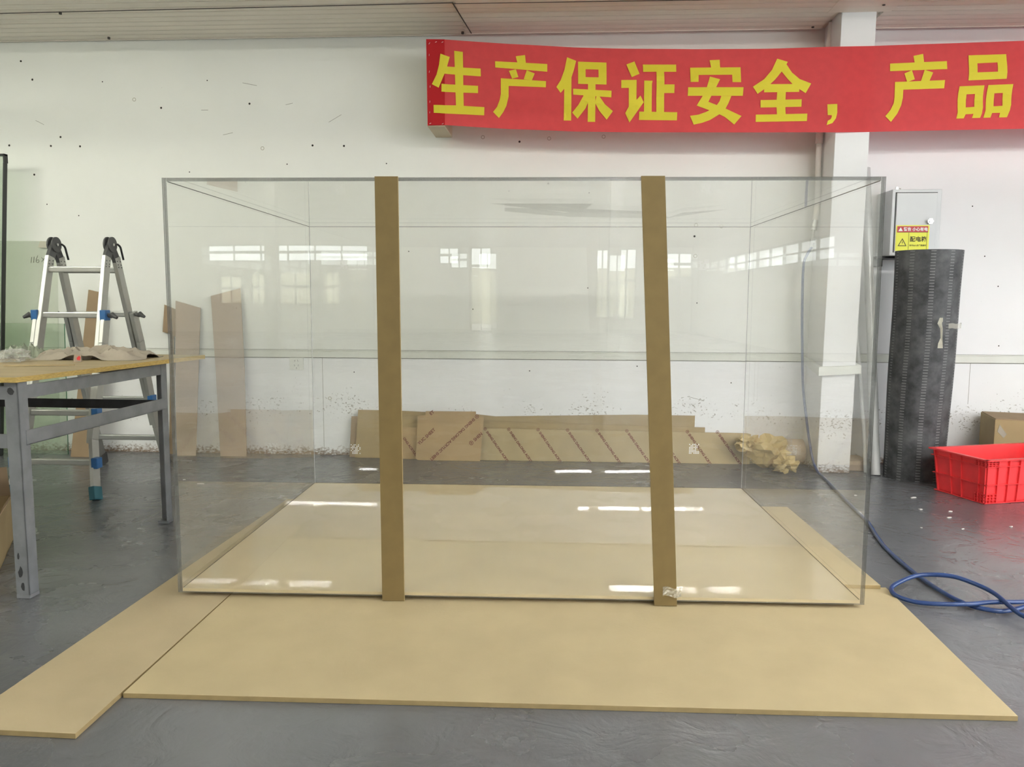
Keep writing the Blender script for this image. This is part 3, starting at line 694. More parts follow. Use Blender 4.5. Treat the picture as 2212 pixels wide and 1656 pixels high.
# ------------------------------------------------------------------ conduit, air hose
t = thing('air_pipe', 'white PVC pipe running down beside the white pillar', 'pipe', (1.70, 5.47, 1.62))
MB().tube(catmull([(1.735, 5.46, CZ+.01), (1.722, 5.46, 2.72), (1.694, 5.47, 2.2), (1.700, 5.48, 1.78), (1.690, 5.48, 1.64)], 6), .0185, 12).build('pipe', M_pvc, t, smooth=True)
MB().tube([(1.692, 5.47, 2.14), (1.694, 5.47, 2.21)], .0235, 12).build('coupling', M_pvc, t, smooth=True)
MB().tube([(1.690, 5.48, 1.65), (1.684, 5.48, 1.585)], .021, 12).build('end_cap', M_brass, t, smooth=True)
f_ = MB().tube([(1.684, 5.48, 1.585), (1.676, 5.475, 1.52), (1.672, 5.47, 1.47)], .010, 8); f_.box(1.664, 1.692, 5.46, 5.49, 1.50, 1.53)
f_.build('valve', M_brass, t, smooth=True)
hose = thing('air_hose', 'blue air hose hanging by the pillar and snaking over the floor in a loop', 'hose', (1.6, 4.2, .008))
HP = [(1.672, 5.468, 1.47), (1.640, 5.455, 1.42), (1.618, 5.45, 1.34), (1.622, 5.45, 1.05), (1.634, 5.45, .776), (1.648, 5.45, .55), (1.660, 5.40, .36), (1.664, 5.32, .20), (1.676, 5.27, .08), (1.684, 5.18, .016), (1.680, 5.05, .009),
      (1.645, 4.75, .009), (1.60, 4.35, .009), (1.566, 4.03, .009), (1.515, 3.78, .009), (1.479, 3.551, .009), (1.464, 3.247, .010), (1.477, 3.03, .010), (1.512, 2.912, .010), (1.577, 2.864, .010), (1.629, 2.871, .010), (1.703, 2.911, .010), (1.80, 2.99, .010)]
LP = [(1.80, 2.99, .010), (1.88, 2.98, .012), (1.86, 2.86, .014), (1.74, 2.76, .020), (1.631, 2.783, .024), (1.613, 2.937, .046), (1.568, 3.013, .060), (1.503, 3.057, .070), (1.403, 3.084, .060), (1.306, 3.036, .045), (1.268, 3.005, .030), (1.274, 2.956, .020), (1.337, 2.909, .016), (1.47, 2.878, .026), (1.58, 2.90, .028), (1.703, 2.912, .028), (1.85, 2.93, .03), (2.1, 2.95, .012), (2.6, 2.8, .009)]
MB().tube(catmull(HP[:-1]+LP, 8), .0085, 10).build('hose', M_hose, hose, smooth=True)
mb = MB()
for k in range(5): mb.tube([(1.665-.008*k, 5.466, 1.455-.012*k), (1.659-.008*k, 5.466, 1.447-.012*k)], .0105, 8)
mb.build('connector', M_brass, hose, smooth=True)

# ------------------------------------------------------------------ sheets leaning along the foot of the wall
def lean(name, poly, yb, yt, th, mats, label, cat, ztop=None, parent=None):
    """flat sheet standing on the floor and leaning back: poly in (x, z), yb at the foot, yt at its top edge"""
    zt = ztop or max(z for _, z in poly)
    fn = lambda u, v, t: (u, yb+(yt-yb)*v/zt+t, v)
    o = MB().prism(poly, fn, 0, th, 0, 1).build(name, mats, parent)
    if label: tag(o, label, cat)
    return o, fn
SH = 'kraft_covered_sheet'
lean(SH, [(-.98, .001), (.945, .001), (.957, .318), (.55, .320), (-.44, .296), (-.60, .312), (-.98, .312)], 5.535, 5.580, .004, [M_kraft, M_card], 'longest brown paper covered sheet, rearmost in the stack along the wall foot', 'sheet')
lean(SH, [(-.70, .001), (1.02, .001), (1.024, .240), (-.70, .268)], 5.515, 5.560, .004, [M_kraft, M_card], 'brown sheet in the wall stack whose plain top edge steps out at the right', 'sheet')
lean(SH, [(-1.475, .001), (-1.20, .001), (-1.20, .29), (-1.466, .288)], 5.515, 5.555, .004, [M_card, M_card], 'brown sheet at the left end of the stack, only its left margin showing', 'sheet')
lean(SH, [(-1.43, .001), (-.90, .001), (-.905, .325), (-1.10, .332), (-1.415, .336)], 5.495, 5.545, .004, [M_kraft, M_card], 'tall brown sheet behind the left upright strip, left in the wall stack', 'sheet')
o3, fn3 = lean(SH, [(-.62, .001), (1.318, .001), (1.328, .205), (1.30, .212), (-.62, .222)], 5.475, 5.505, .004, [M_kraft3, M_card], 'long low sheet at the front of the stack, printed with slanting red brown lines', 'sheet')
o6, fn6 = lean(SH, [(-1.095, .001), (-.80, .001), (-.80, .224), (-1.088, .221)], 5.475, 5.500, .004, [M_kraft2, M_card], 'low printed sheet right of the left upright strip, half behind the squarish sheet', 'sheet')
o7, fn7 = lean(SH, [(-.985, .012), (-.97, .002), (-.535, .001), (-.513, .305), (-.568, .310), (-.570, .340), (-.922, .338), (-.924, .312), (-.978, .306)], 5.435, 5.495, .004, [M_kraft2, M_card], 'squarish sheet with notched top corners and slanting print, foremost in the stack', 'sheet')
def print_line(txt, x, z, ang, size, fn, parent, logo=True, off=.0012):
    ca, sa = math.cos(ang), math.sin(ang)
    at = lambda u, v: fn(x+u*ca-v*sa, z+u*sa+v*ca, -off)
    text_mesh(txt, size, at, 'lettering', M_ink, parent, bold=.0009)
    if logo:
        mb = MB()
        n = 12; r0, r1 = size*.36, size*.50; cu, cv = -size*.85, size*.35
        for k in range(n):
            a, b = 2*PI*k/n, 2*PI*(k+1)/n
            mb.add([at(cu+r0*math.cos(a), cv+r0*math.sin(a)), at(cu+r1*math.cos(a), cv+r1*math.sin(a)), at(cu+r1*math.cos(b), cv+r1*math.sin(b)), at(cu+r0*math.cos(b), cv+r0*math.sin(b))], [(0, 1, 2, 3)])
        mb.add([at(cu-r0*.6, cv), at(cu, cv-r0*.6), at(cu+r0*.6, cv), at(cu, cv+r0*.6)], [(0, 1, 2, 3)])
        mb.build('printed_mark', M_ink, parent, normals=False)
for x in (-.50, -.335, -.13, .075, .28, .485, .69, .90, 1.105):
    print_line('SHENG DALONG ACRYLIC', x, .196, math.radians(-54), .0232, fn3, o3)
print_line('ONG ACRYLIC', -1.085, .145, math.radians(-54), .0232, fn6, o6, logo=False)
print_line('YLIC SHEET', -.962, .105, math.radians(43), .030, fn7, o7, logo=False)
print_line('SHENG DALONG ACRYLIC SHEET', -.585, .297, math.radians(180+43.5), .0277, fn7, o7)
print_line('SHEN', -.572, .135, math.radians(43), .030, fn7, o7)
print_line('ET', -.885, .310, math.radians(40), .030, fn7, o7, logo=False)

# tall cardboard sheets leaning on the wall, seen through the left of the box
CB = 'cardboard_sheet'
lean(CB, [(-2.715, .001), (-2.575, .001), (-2.545, 1.05), (-2.727, 1.10), (-2.725, .5)], 5.47, 5.57, .006, [M_cardpink, M_card], 'tall narrow cardboard sheet leaning beside the far table leg, top sloping down right', 'cardboard')
lean(CB, [(-2.395, .001), (-2.205, .001), (-2.22, .6), (-2.253, 1.19), (-2.467, 1.135), (-2.43, .6)], 5.47, 5.57, .006, [M_cardpink, M_card], 'taller cardboard sheet leaning on the wall, top edge rising to the right', 'cardboard')
o, fn = lean(CB, [(-2.800, .001), (-2.752, .001), (-2.752, .850), (-2.735, .842), (-2.735, 1.040), (-2.815, 1.072), (-2.832, .878), (-2.775, .862)], 5.53, 5.579, .005, [M_card, M_card], 'small darker cardboard piece on a narrow stem, leaning beside the box\'s left edge', 'cardboard')
o, fn = lean('wooden_board', [(-3.43, .001), (-3.275, .001), (-3.248, 1.155), (-3.335, 1.175)], 5.36, 5.52, .018, [M_card, M_mdfedge], 'brown board leaning on the wall behind the ladder', 'board')

# acrylic and glass sheets at the far left
GS = 'acrylic_sheet'
o, fn = lean(GS, [(-4.6, .001), (-3.60, .001), (-3.58, 1.335), (-3.595, 1.519), (-4.6, 1.525)], 5.50, 5.565, .008, [M_gsheet, M_gsheet], 'tall pale acrylic sheet with pencilled figures on it, leaning on the left wall end', 'sheet')
def scrawl(strokes, x, z, s):
    mb = MB()
    for st in strokes:
        mb.tube([fn(x+u*s, z+v*s, -.0012) for u, v in st], .0018, 5)
    tag(mb.build('handwriting', M_ink2, o))
scrawl([[(0, 0), (.12, .75)], [(.35, .02), (.45, .78)], [(.95, .95), (.72, .45), (.72, .1), (.95, .02), (1.12, .2), (1.0, .42), (.75, .32)], [(1.45, .15), (1.85, .65)], [(1.85, .2), (1.45, .7)],
        [(2.2, .65), (2.4, .85), (2.55, .65), (2.25, .15), (2.65, .1)], [(2.78, .15), (2.72, -.08)]], -3.772, 1.365, .055)
MB().prism([(-3.718, 1.475), (-3.62, 1.470), (-3.617, 1.514), (-3.70, 1.520)], fn, -.0015, -.0009).build('masking_tape', M_tapeo, o)['label'] = 'torn paper tape at the top edge'
o, fn = lean(GS, [(-4.6, .001), (-3.50, .001), (-3.505, .935), (-4.6, .94)], 5.44, 5.485, .010, [M_gsheet2, M_gedge], 'low green tinted acrylic sheet leaning in front of the tall pale one', 'sheet')
t = thing('glass_panel', 'tall thick green edged glass panel at the far left with a black corner guard', 'glass panel', (-4.2, 5.36, 0))
MB().hexa([(-4.9, 5.35, .001), (-3.945, 5.35, .001), (-3.945, 5.375, .001), (-4.9, 5.375, .001), (-4.75, 5.35, 2.075), (-3.783, 5.35, 2.075), (-3.783, 5.375, 2.075), (-4.75, 5.375, 2.075)], mis=[1, 1, 0, 1, 0, 1]).build('glass', [M_gsheet2, M_gedge], t)
mb = MB(); mb.box(-3.83, -3.774, 5.343, 5.382, 2.0755, 2.09); mb.box(-3.784, -3.774, 5.343, 5.382, 2.03, 2.09); mb.build('corner_guard', M_black, t, bevel=.002)
MB().hexa([(-3.9445, 5.346, .001), (-3.936, 5.346, .001), (-3.936, 5.379, .001), (-3.9445, 5.379, .001), (-3.7865, 5.346, 2.03), (-3.778, 5.346, 2.03), (-3.778, 5.379, 2.03), (-3.7865, 5.379, 2.03)]).build('edge_strip', M_black, t)

# ------------------------------------------------------------------ wrapped bundle, offcut, pipes
def crumpled(name, c, r, seed, mat, parent, amp=.35, sub=4, flat=None):
    bm = bmesh.new(); bmesh.ops.create_icosphere(bm, subdivisions=sub, radius=1)
    mb = MB()
    for v in bm.verts:
        p = v.co.copy(); q = p*2.2+Vector((seed, seed*1.7, 0))
        d = 1+amp*(noise.noise(q)-1.3*abs(noise.noise(q*1.9))+.3-.5*abs(noise.noise(q*3.1)))
        x = Vector((c[0]+p.x*r[0]*d, c[1]+p.y*r[1]*d, c[2]+p.z*r[2]*d))
        x.z = max(x.z, flat if flat is not None else .001)
        mb.v.append(tuple(x))
    bm.verts.index_update()
    for f in bm.faces: mb.f.append([v.index for v in f.verts]); mb.mi.append(0)
    bm.free()
    return mb.build(name, mat, parent, normals=False)
t = thing('wrapped_roll', 'roll end wrapped in crumpled yellowish kraft paper, lying by the wall', 'bundle', (1.45, 5.38, 0))
MB().tube([(1.36, 5.42, .110), (1.52, 5.43, .110), (1.655, 5.44, .110)], .078, 20).build('roll', M_cardpink, t, smooth=True)
crumpled('paper_wrap', (1.42, 5.37, .112), (.125, .115, .10), 3.1, M_crumple, t, .6, 3)
crumpled('paper_wrap', (1.29, 5.38, .165), (.085, .07, .055), 8.4, M_crumple, t, .8, 3)
crumpled('paper_wrap', (1.48, 5.20, .055), (.075, .08, .05), 5.7, M_crumple, t, .8, 3)
crumpled('film_wrap', (1.555, 5.42, .112), (.075, .085, .085), 1.3, M_film, t, .4, 3)
tag(MB().hexa([(1.928, 5.315, .001), (2.050, 5.31, .001), (2.045, 5.45, .001), (1.935, 5.46, .001), (1.928, 5.315, .065), (2.050, 5.31, .065), (2.04, 5.45, .08), (1.935, 5.46, .085)]).build('wood_offcut', M_cardpink, bevel=.003),
    'low brown block on the floor between pillar and film-wrapped pipe', 'block')
PP = 'wrapped_pipe'
mb = MB(); random.seed(8)
pts = [(2.058+(2.019-2.058)*k/14+random.uniform(-.002, .002), 5.20+.33*k/14, .001+1.99*k/14) for k in range(15)]
tag(mb.tube(pts, [.030+random.uniform(-.003, .003) for _ in pts], 14).build(PP, M_pipe, smooth=True), 'thick film-wrapped pipe leaning upright between box and black rubber roll', 'pipe')
tag(MB().tube([(2.022, 5.275, .001), (2.000, 5.29, .30), (1.985, 5.56, 1.25)], .012, 10).build(PP, M_pipe, smooth=True), 'thin grey pipe leaning just left of the thick film-wrapped pipe', 'pipe')

# ------------------------------------------------------------------ wall outlet
t = thing('wall_outlet', 'white wall socket under the chair rail, left part of the wall', 'socket', (-1.864, WY, .655))
MB().box(-1.915, -1.813, WY-.012, WY, .612, .702).build('plate', M_trim, t, bevel=.003)
for dz in (.678, .645):
    for dx in (-.012, .012): MB().beam((-1.864+dx, WY-.0125, dz-.006), (-1.864+dx*(.7 if dz > .66 else 1.3), WY-.0125, dz+.006), .003, .002).build('socket_hole', M_black, t)
MB().box(-1.866, -1.862, WY-.0135, WY-.0115, .622, .632).build('socket_hole', M_black, t)
MB().box(-1.868, -1.859, WY-.008, WY, .70, .745).build('cable_cover', M_trim, t)

# ------------------------------------------------------------------ distribution box
t = thing('electric_box', 'white metal electrical box on the wall with a yellow warning sticker', 'electrical box', (2.29, 5.46, 1.41))
MB().box(2.128, 2.437, 5.345, WY-.002, 1.41, 1.83).build('body', M_box, t, bevel=.004)
d = MB().box(2.154, 2.408, 5.335, 5.3445, 1.43, 1.806).build('door', M_box, t, bevel=.003)
mb = MB(); mb.box(2.150, 2.4095, 5.3435, 5.3465, 1.805, 1.811); mb.box(2.148, 2.1535, 5.3435, 5.3465, 1.43, 1.811); mb.build('door_gap', M_black, t)
mb = MB(); mb.tube([(2.363, 5.336, 1.626), (2.363, 5.318, 1.626)], .017, 16); mb.tube([(2.363, 5.320, 1.626), (2.363, 5.310, 1.626)], .008, 10)
for k in range(6): a = k*PI/3; mb.tube([(2.363+.014*math.cos(a), 5.32, 1.626+.014*math.sin(a)), (2.363+.014*math.cos(a), 5.314, 1.626+.014*math.sin(a))], .005, 6)
mb.build('lock', M_chrome, d)
mb = MB(); mb.box(2.17, 2.24, 5.42, 5.48, 1.83, 1.836); mb.tube([(2.196, 5.45, 1.83), (2.196, 5.45, 1.858)], .010, 10); mb.tube([(2.215, 5.45, 1.83), (2.215, 5.45, 1.85)], .006, 8)
mb.build('cable_gland', M_chrome, t)
mb = MB(); mb.box(2.07, 2.40, 5.40, WY-.002, 1.395, 1.409); mb.box(2.085, 2.125, 5.44, WY-.002, 1.345, 1.395); mb.build('bracket', M_black, t)
st = MB().box(2.158, 2.366, 5.3335, 5.335, 1.440, 1.602).build('warning_sticker', M_styl, d)
YS = 5.3333
st_red = MB().box(2.164, 2.358, YS-.0004, YS, 1.558, 1.596).build('sticker_header', M_stred, d)
mb = MB()
for (x0, x1, z0, z1) in ((2.164, 2.358, 1.5565, 1.5585), (2.238, 2.240, 1.445, 1.557), (2.352, 2.354, 1.445, 1.557)): mb.box(x0, x1, YS-.0005, YS, z0, z1)
def tri(cx, cz, w, h, inner=0):
    a, b, c = (cx-w/2, cz), (cx+w/2, cz), (cx, cz+h)
    if not inner: mb.add([(p[0], YS-.0008, p[1]) for p in (a, b, c)], [(0, 1, 2)]); return
    g3 = (cx, cz+h/3); k = inner
    i = [(g3[0]+(p[0]-g3[0])*k, g3[1]+(p[1]-g3[1])*k) for p in (a, b, c)]; o_ = (a, b, c)
    for n in range(3):
        m2 = (n+1) % 3; mb.add([(p[0], YS-.0006, p[1]) for p in (o_[n], o_[m2], i[m2], i[n])], [(0, 1, 2, 3)])
tri(2.200, 1.470, .056, .050, .72)
mb.add([(x, YS-.0006, z) for x, z in ((2.2025, 1.503), (2.196, 1.492), (2.2005, 1.492), (2.198, 1.479), (2.205, 1.494), (2.2005, 1.494), (2.2055, 1.503))], [range(7)])
mb.build('warning_symbol', M_stblk, d, normals=False)
mb = MB(); tri(2.186, 1.565, .028, .024); mb.build('header_triangle', M_stwht, d, normals=False)
text_mesh('警告 小心有电', .0245, lambda u, v: (2.2045+u*.98, YS-.001, 1.568+v), 'lettering', M_stwht, d, bold=.0006)
text_mesh('配电箱', .0355, lambda u, v: (2.2465+u*.98, YS-.0008, 1.501+v), 'lettering', M_stblk, d, bold=.0008)
text_mesh('非专业人员严禁操作', .0118, lambda u, v: (2.2455+u*.98, YS-.0008, 1.470+v), 'lettering', M_stblk, d, bold=.0002)

# ------------------------------------------------------------------ rubber roll
def rubber_roll():
    t = thing('rubber_roll', 'tall black rubber mat roll leaning against the wall beside the electrical box', 'roll', (2.25, 5.19, 0))
    base = Vector((2.268, 5.17, 0)); top = Vector((2.262, 5.105, 1.425)); turns = 2.6; n = 130; nz = 12; th = .006
    mb = MB(); arc = 0; prev = None; rows = []
    for i in range(n+1):
        s = i/n; a = -2.2+s*turns*2*PI; r = .085+.105*s**.8
        if s > .93: r += .02*(s-.93)/.07
        p = (r*math.cos(a), r*math.sin(a)*.95)
        if prev: arc += math.hypot(p[0]-prev[0], p[1]-prev[1])
        prev = p; nrm = (math.cos(a), math.sin(a)); rows.append((p, nrm, arc))
    for side in (0, 1):
        for (p, nr, ar) in rows:
            for k in range(nz+1):
                f = k/nz; c = base.lerp(top, f); sc = 1.045+.07*f
                q = ((p[0]-nr[0]*th*side)*sc, (p[1]-nr[1]*th*side)*sc)
                z = c.z if k else .001
                wob = .003*math.sin(f*9+ar*5)
                mb.uv[len(mb.v)] = (ar, f*1.43)
                mb.v.append((c.x+q[0]+wob, c.y+q[1], z))
    m = (n+1)*(nz+1)
    for i in range(n):
        for k in range(nz):
            a = i*(nz+1)+k; b = a+nz+1
            mb.f.append([a, b, b+1, a+1]); mb.mi.append(0)
            mb.f.append([m+a, m+a+1, m+b+1, m+b]); mb.mi.append(0)
        a = i*(nz+1)+nz; b = a+nz+1; mb.f.append([a, b, m+b, m+a]); mb.mi.append(1)
        a = i*(nz+1); b = a+nz+1; mb.f.append([a, m+a, m+b, b]); mb.mi.append(1)
    for i in (0, n):
        for k in range(nz): a = i*(nz+1)+k; mb.f.append([a, a+1, m+a+1, m+a]); mb.mi.append(1)
    mb.build('mat', [M_rub, M_rubend], t, smooth=True)
    mb = MB(); x, y, z = 2.318, 4.985, .865
    pts = [(2.322, .995, .004), (2.314, 1.020, .012), (2.305, .985, .016), (2.318, .955, .012), (2.322, .90, .010), (2.316, .865, .014), (2.318, .838, .010)]
    wd = [.003, .008, .012, .006, .004, .012, .014]
    for (x, z, o_), w in zip(pts, wd):
        x -= .035; yy = 4.925-o_*.6; mb.v += [(x-w, yy, z), (x+w, yy-.006, z)]
    for k in range(len(pts)-1): mb.f.append([2*k, 2*k+1, 2*k+3, 2*k+2]); mb.mi.append(0)
    tp = mb.build('torn_tape', M_tapeo, t, normals=False); tp['label'] = 'hanging torn pale tape'
    mb = MB()
    for k in range(9):
        a = math.radians(-72+k*8); r = .214
        for z in (.955, .985): mb.v.append((2.264+r*math.cos(a), 5.127+r*.97*math.sin(a), z+.003*math.sin(k*2)))
    for k in range(8): mb.f.append([2*k, 2*k+2, 2*k+3, 2*k+1]); mb.mi.append(0)
    mb.build('clear_tape', M_tape, t, normals=False)
rubber_roll()

# ------------------------------------------------------------------ red crate and carton
def crate():
    O = Vector((2.366, 4.475, .002)); e1 = Vector((.956, .292, 0)); e2 = Vector((-.31, .95, 0)).normalized(); up = Vector((0, 0, 1))
    L1, L2, H = .62, .345, .252; tp = .022
    t = thing('plastic_crate', 'red ribbed plastic crate on the floor at the right edge', 'crate', O+e1*L1/2+e2*L2/2)
    def P(u, v, z):  # walls flare slightly towards the rim
        k = tp*z/H
        uu = u*(L1+2*k)-k; vv = v*(L2+2*k)-k
        return O+e1*uu+e2*vv+up*z
    w = .012
    mb = MB()
    def wall(u0, u1, v0, v1): mb.hexa([P(u0, v0, 0), P(u1, v0, 0), P(u1, v1, 0), P(u0, v1, 0), P(u0, v0, H), P(u1, v0, H), P(u1, v1, H), P(u0, v1, H)])
    wu, wv = .008/L1, .008/L2
    wall(0, 1, 0, wv); wall(0, 1, 1-wv, 1); wall(0, wu, 0, 1); wall(1-wu, 1, 0, 1)
    mb.hexa([P(0, 0, .004), P(1, 0, .004), P(1, 1, .004), P(0, 1, .004), P(0, 0, .012), P(1, 0, .012), P(1, 1, .012), P(0, 1, .012)])
    mb.build('body', M_crate, t)
    rib = MB()
    def hrib(z, h, out, su=(0, 1), sv=(0, 1)):
        a, b = out/L1, out/L2
        for (u0, u1, v0, v1) in ((su[0]-a, su[1]+a*(su[1] == 1), -b, 0), (-a, 0, sv[0]-b, sv[1])):
            rib.hexa([P(u0, v0, z), P(u1, v0, z), P(u1, v1, z), P(u0, v1, z), P(u0, v0, z+h), P(u1, v0, z+h), P(u1, v1, z+h), P(u0, v1, z+h)])
        if su == (0, 1):
            for (u0, u1, v0, v1) in ((-a, 1+a, 1, 1+b), (1, 1+a, -b, 1+b)):
                rib.hexa([P(u0, v0, z), P(u1, v0, z), P(u1, v1, z), P(u0, v1, z), P(u0, v0, z+h), P(u1, v0, z+h), P(u1, v1, z+h), P(u0, v1, z+h)])
    hrib(H-.008, .008, .016); hrib(H-.043, .004, .010); hrib(.105, .004, .010); hrib(0, .005, .010)
    for z in (H-.020, H-.032): hrib(z, .003, .009, (0, .12), (0, .2))
    for z in (.020, .036, .052): hrib(z, .003, .009, (0, .12), (0, .2))
    def vrib(u, v, z0, z1, front, out=.010, th=.004):
        if front: q = [(u-th/2/L1, -out/L2), (u+th/2/L1, -out/L2), (u+th/2/L1, 0), (u-th/2/L1, 0)]
        else: q = [(-out/L1, v-th/2/L2), (0, v-th/2/L2), (0, v+th/2/L2), (-out/L1, v+th/2/L2)]
        rib.hexa([P(a, b, z0) for a, b in q]+[P(a, b, z1) for a, b in q])
    for u in (0, .11, .22, .33, .44, .55, .66, .77, .88, 1): vrib(u, 0, 0, H-.004, True)
    for v in (0, .12, .45, .66, .95): vrib(0, v, 0, H-.004, False)
    for u in (.035, .07): vrib(u, 0, .004, .056, True, .009, .003); vrib(u, 0, H-.04, H-.004, True, .009, .003)
    for v in (.06, .17): vrib(0, v, .004, .056, False, .009, .003); vrib(0, v, H-.04, H-.004, False, .009, .003)
    rib.build('ribs', M_crate, t)
crate()
def carton(name, quad, z, mat, label):
    t = thing(name, label, 'carton', (sum(q[0] for q in quad)/4, sum(q[1] for q in quad)/4, 0)); return t
t = carton('cardboard_carton', [(2.75, 5.2), (3.3, 5.05), (3.4, 5.4), (2.85, 5.5)], .39, M_card, 'closed brown carton standing behind the red crate at the right edge')
q = [(2.765, 5.17), (3.28, 5.02), (3.40, 5.36), (2.86, 5.53)]
MB().slab(q, .001, .375).build('body', M_kraft, t, bevel=.003)
MB().slab([(a[0], a[1]) for a in ((2.770, 5.172), (3.02, 5.10), (3.12, 5.44), (2.862, 5.522))], .3755, .381).build('flap', M_card, t)
MB().slab([(3.03, 5.097), (3.275, 5.026), (3.39, 5.355), (3.13, 5.44)], .3755, .381).build('flap', M_card, t)
mb = MB(); mb.hexa([(2.78, 5.163, .30), (2.815, 5.153, .26), (2.815, 5.1545, .26), (2.78, 5.1645, .30), (2.79, 5.160, .345), (2.83, 5.148, .285), (2.83, 5.1495, .285), (2.79, 5.1615, .345)])
mb.build('clear_tape', M_tape, t)

# ------------------------------------------------------------------ paper scraps on the floor
random.seed(11)
for (x, y, sx, sy) in ((2.033, 4.592, .035, .012), (1.958, 4.332, .012, .016), (2.032, 4.17, .028, .012), (1.803, 3.967, .010, .014), (1.998, 3.957, .026, .010), (2.26, 4.02, .012, .012), (2.10, 4.30, .014, .008), (1.72, 4.62, .016, .010), (-2.15, 4.62, .03, .006), (-2.30, 4.72, .02, .006), (-.55, 1.72, .012, .018), (.35, 1.62, .010, .008), (1.3, 1.75, .012, .008)):
    a = random.uniform(0, PI); ca, sa = math.cos(a)*.35+.65, math.sin(a)*.3
    sx *= .7; sy *= .7; pl = [(-1, -.7), (.9, -.9), (1, .5), (.1, .9), (-.9, .7)]
    MBp = MB().prism([(x+ (u*sx*ca-v*sy*sa), y+(u*sx*sa+v*sy*ca)) for u, v in pl], lambda u, v, tt: (u, v, .0008+tt+.003*random.random()*(tt > 0)), 0, .0015)
    tag(MBp.build('paper_scrap', M_white), 'tiny white paper scrap lying on the grey floor', 'paper scrap', 'paper scraps on the floor')

# ------------------------------------------------------------------ work table
TA = .024
def TT(u, v, z): return Vector((-1.955-u*math.cos(TA)+v*math.sin(TA), 2.765+u*math.sin(TA)+v*math.cos(TA), z))
tab = thing('work_table', 'grey steel work table with a worn plywood top, at the left edge', 'table', TT(.6, .5, 0))
ZT = .829
def tbox(u0, u1, v0, v1, z0, z1, mb):
    return mb.hexa([TT(u1, v0, z0), TT(u0, v0, z0), TT(u0, v1, z0), TT(u1, v1, z0), TT(u1, v0, z1), TT(u0, v0, z1), TT(u0, v1, z1), TT(u1, v1, z1)])
mb = MB().slab([(-3.35, 2.74), (-1.945, 2.745), (-1.80, 3.97), (-3.25, 4.02)], ZT-.02, ZT, mis=[1, 0, 1, 1, 1, 1]); mb.build('tabletop', [M_ply, M_plyedge], tab, bevel=.0015)
def leg(u, v, du, dv):
    mb = MB(); th = .005; w = .052
    a0, a1 = (u, u+du*w); b0, b1 = (v, v+dv*th)
    tbox(min(a0, a1), max(a0, a1), min(b0, b1), max(b0, b1), .012, ZT-.021, mb)
    tbox(min(u, u+du*th), max(u, u+du*th), min(v, v+dv*w), max(v, v+dv*w), .012, ZT-.021, mb)
    l = mb.build('leg', M_steel, tab, bevel=.001)
    m2 = MB(); tbox(u-.003 if du > 0 else u-.05, u+.05 if du > 0 else u+.003, v-.003 if dv > 0 else v-.05, v+.05 if dv > 0 else v+.003, .001, .014, m2); m2.build('foot_plate', M_steel, l)
leg(0, 0, 1, 1); leg(0, 1.055, 1, -1); leg(1.25, 0, -1, 1); leg(1.25, 1.055, -1, -1)
for (a, m, nm) in (((0, .005, .05, 1.00, .745, .795), M_steel, 'side_rail'), ((1.245, 1.25, .05, 1.00, .745, .795), M_steel, 'side_rail'), ((.05, 1.20, 0, .005, .745, .795), M_steel, 'front_rail'), ((.05, 1.20, 1.05, 1.055, .745, .795), M_steel, 'rear_rail'),
                   ((-.003, .042, .03, 1.03, .573, .578), M_steel, 'side_brace'), ((.03, 1.22, .005, .045, .565, .570), M_steel, 'front_brace'), ((.03, 1.22, 1.03, 1.06, .571, .576), M_steeld, 'rear_brace')):
    mb = MB(); tbox(*a, mb); 
    if nm == 'side_brace': tbox(-.003, .002, .03, 1.03, .573, .628, mb)
    if nm == 'front_brace': tbox(.03, 1.22, .002, .007, .565, .618, mb)
    if nm == 'rear_brace': tbox(.03, 1.22, 1.03, 1.035, .571, .616, mb)
    mb.build(nm, m, tab, bevel=.001)
# wear patches on the near leg
random.seed(2)
for (u, z, w, h) in ((.030, .10, .020, .05), (.024, .045, .016, .05), (.036, .16, .010, .03), (.028, .775, .03, .03)):
    pl = [(u+w*.5*math.cos(k*PI/4)*random.uniform(.6, 1.1), z+h*.5*math.sin(k*PI/4)*random.uniform(.6, 1.1)) for k in range(8)]
    MB().add([TT(a, -.0006, b) for a, b in pl], [list(range(8))]).build('worn_patch', M_steeld, tab, normals=False)

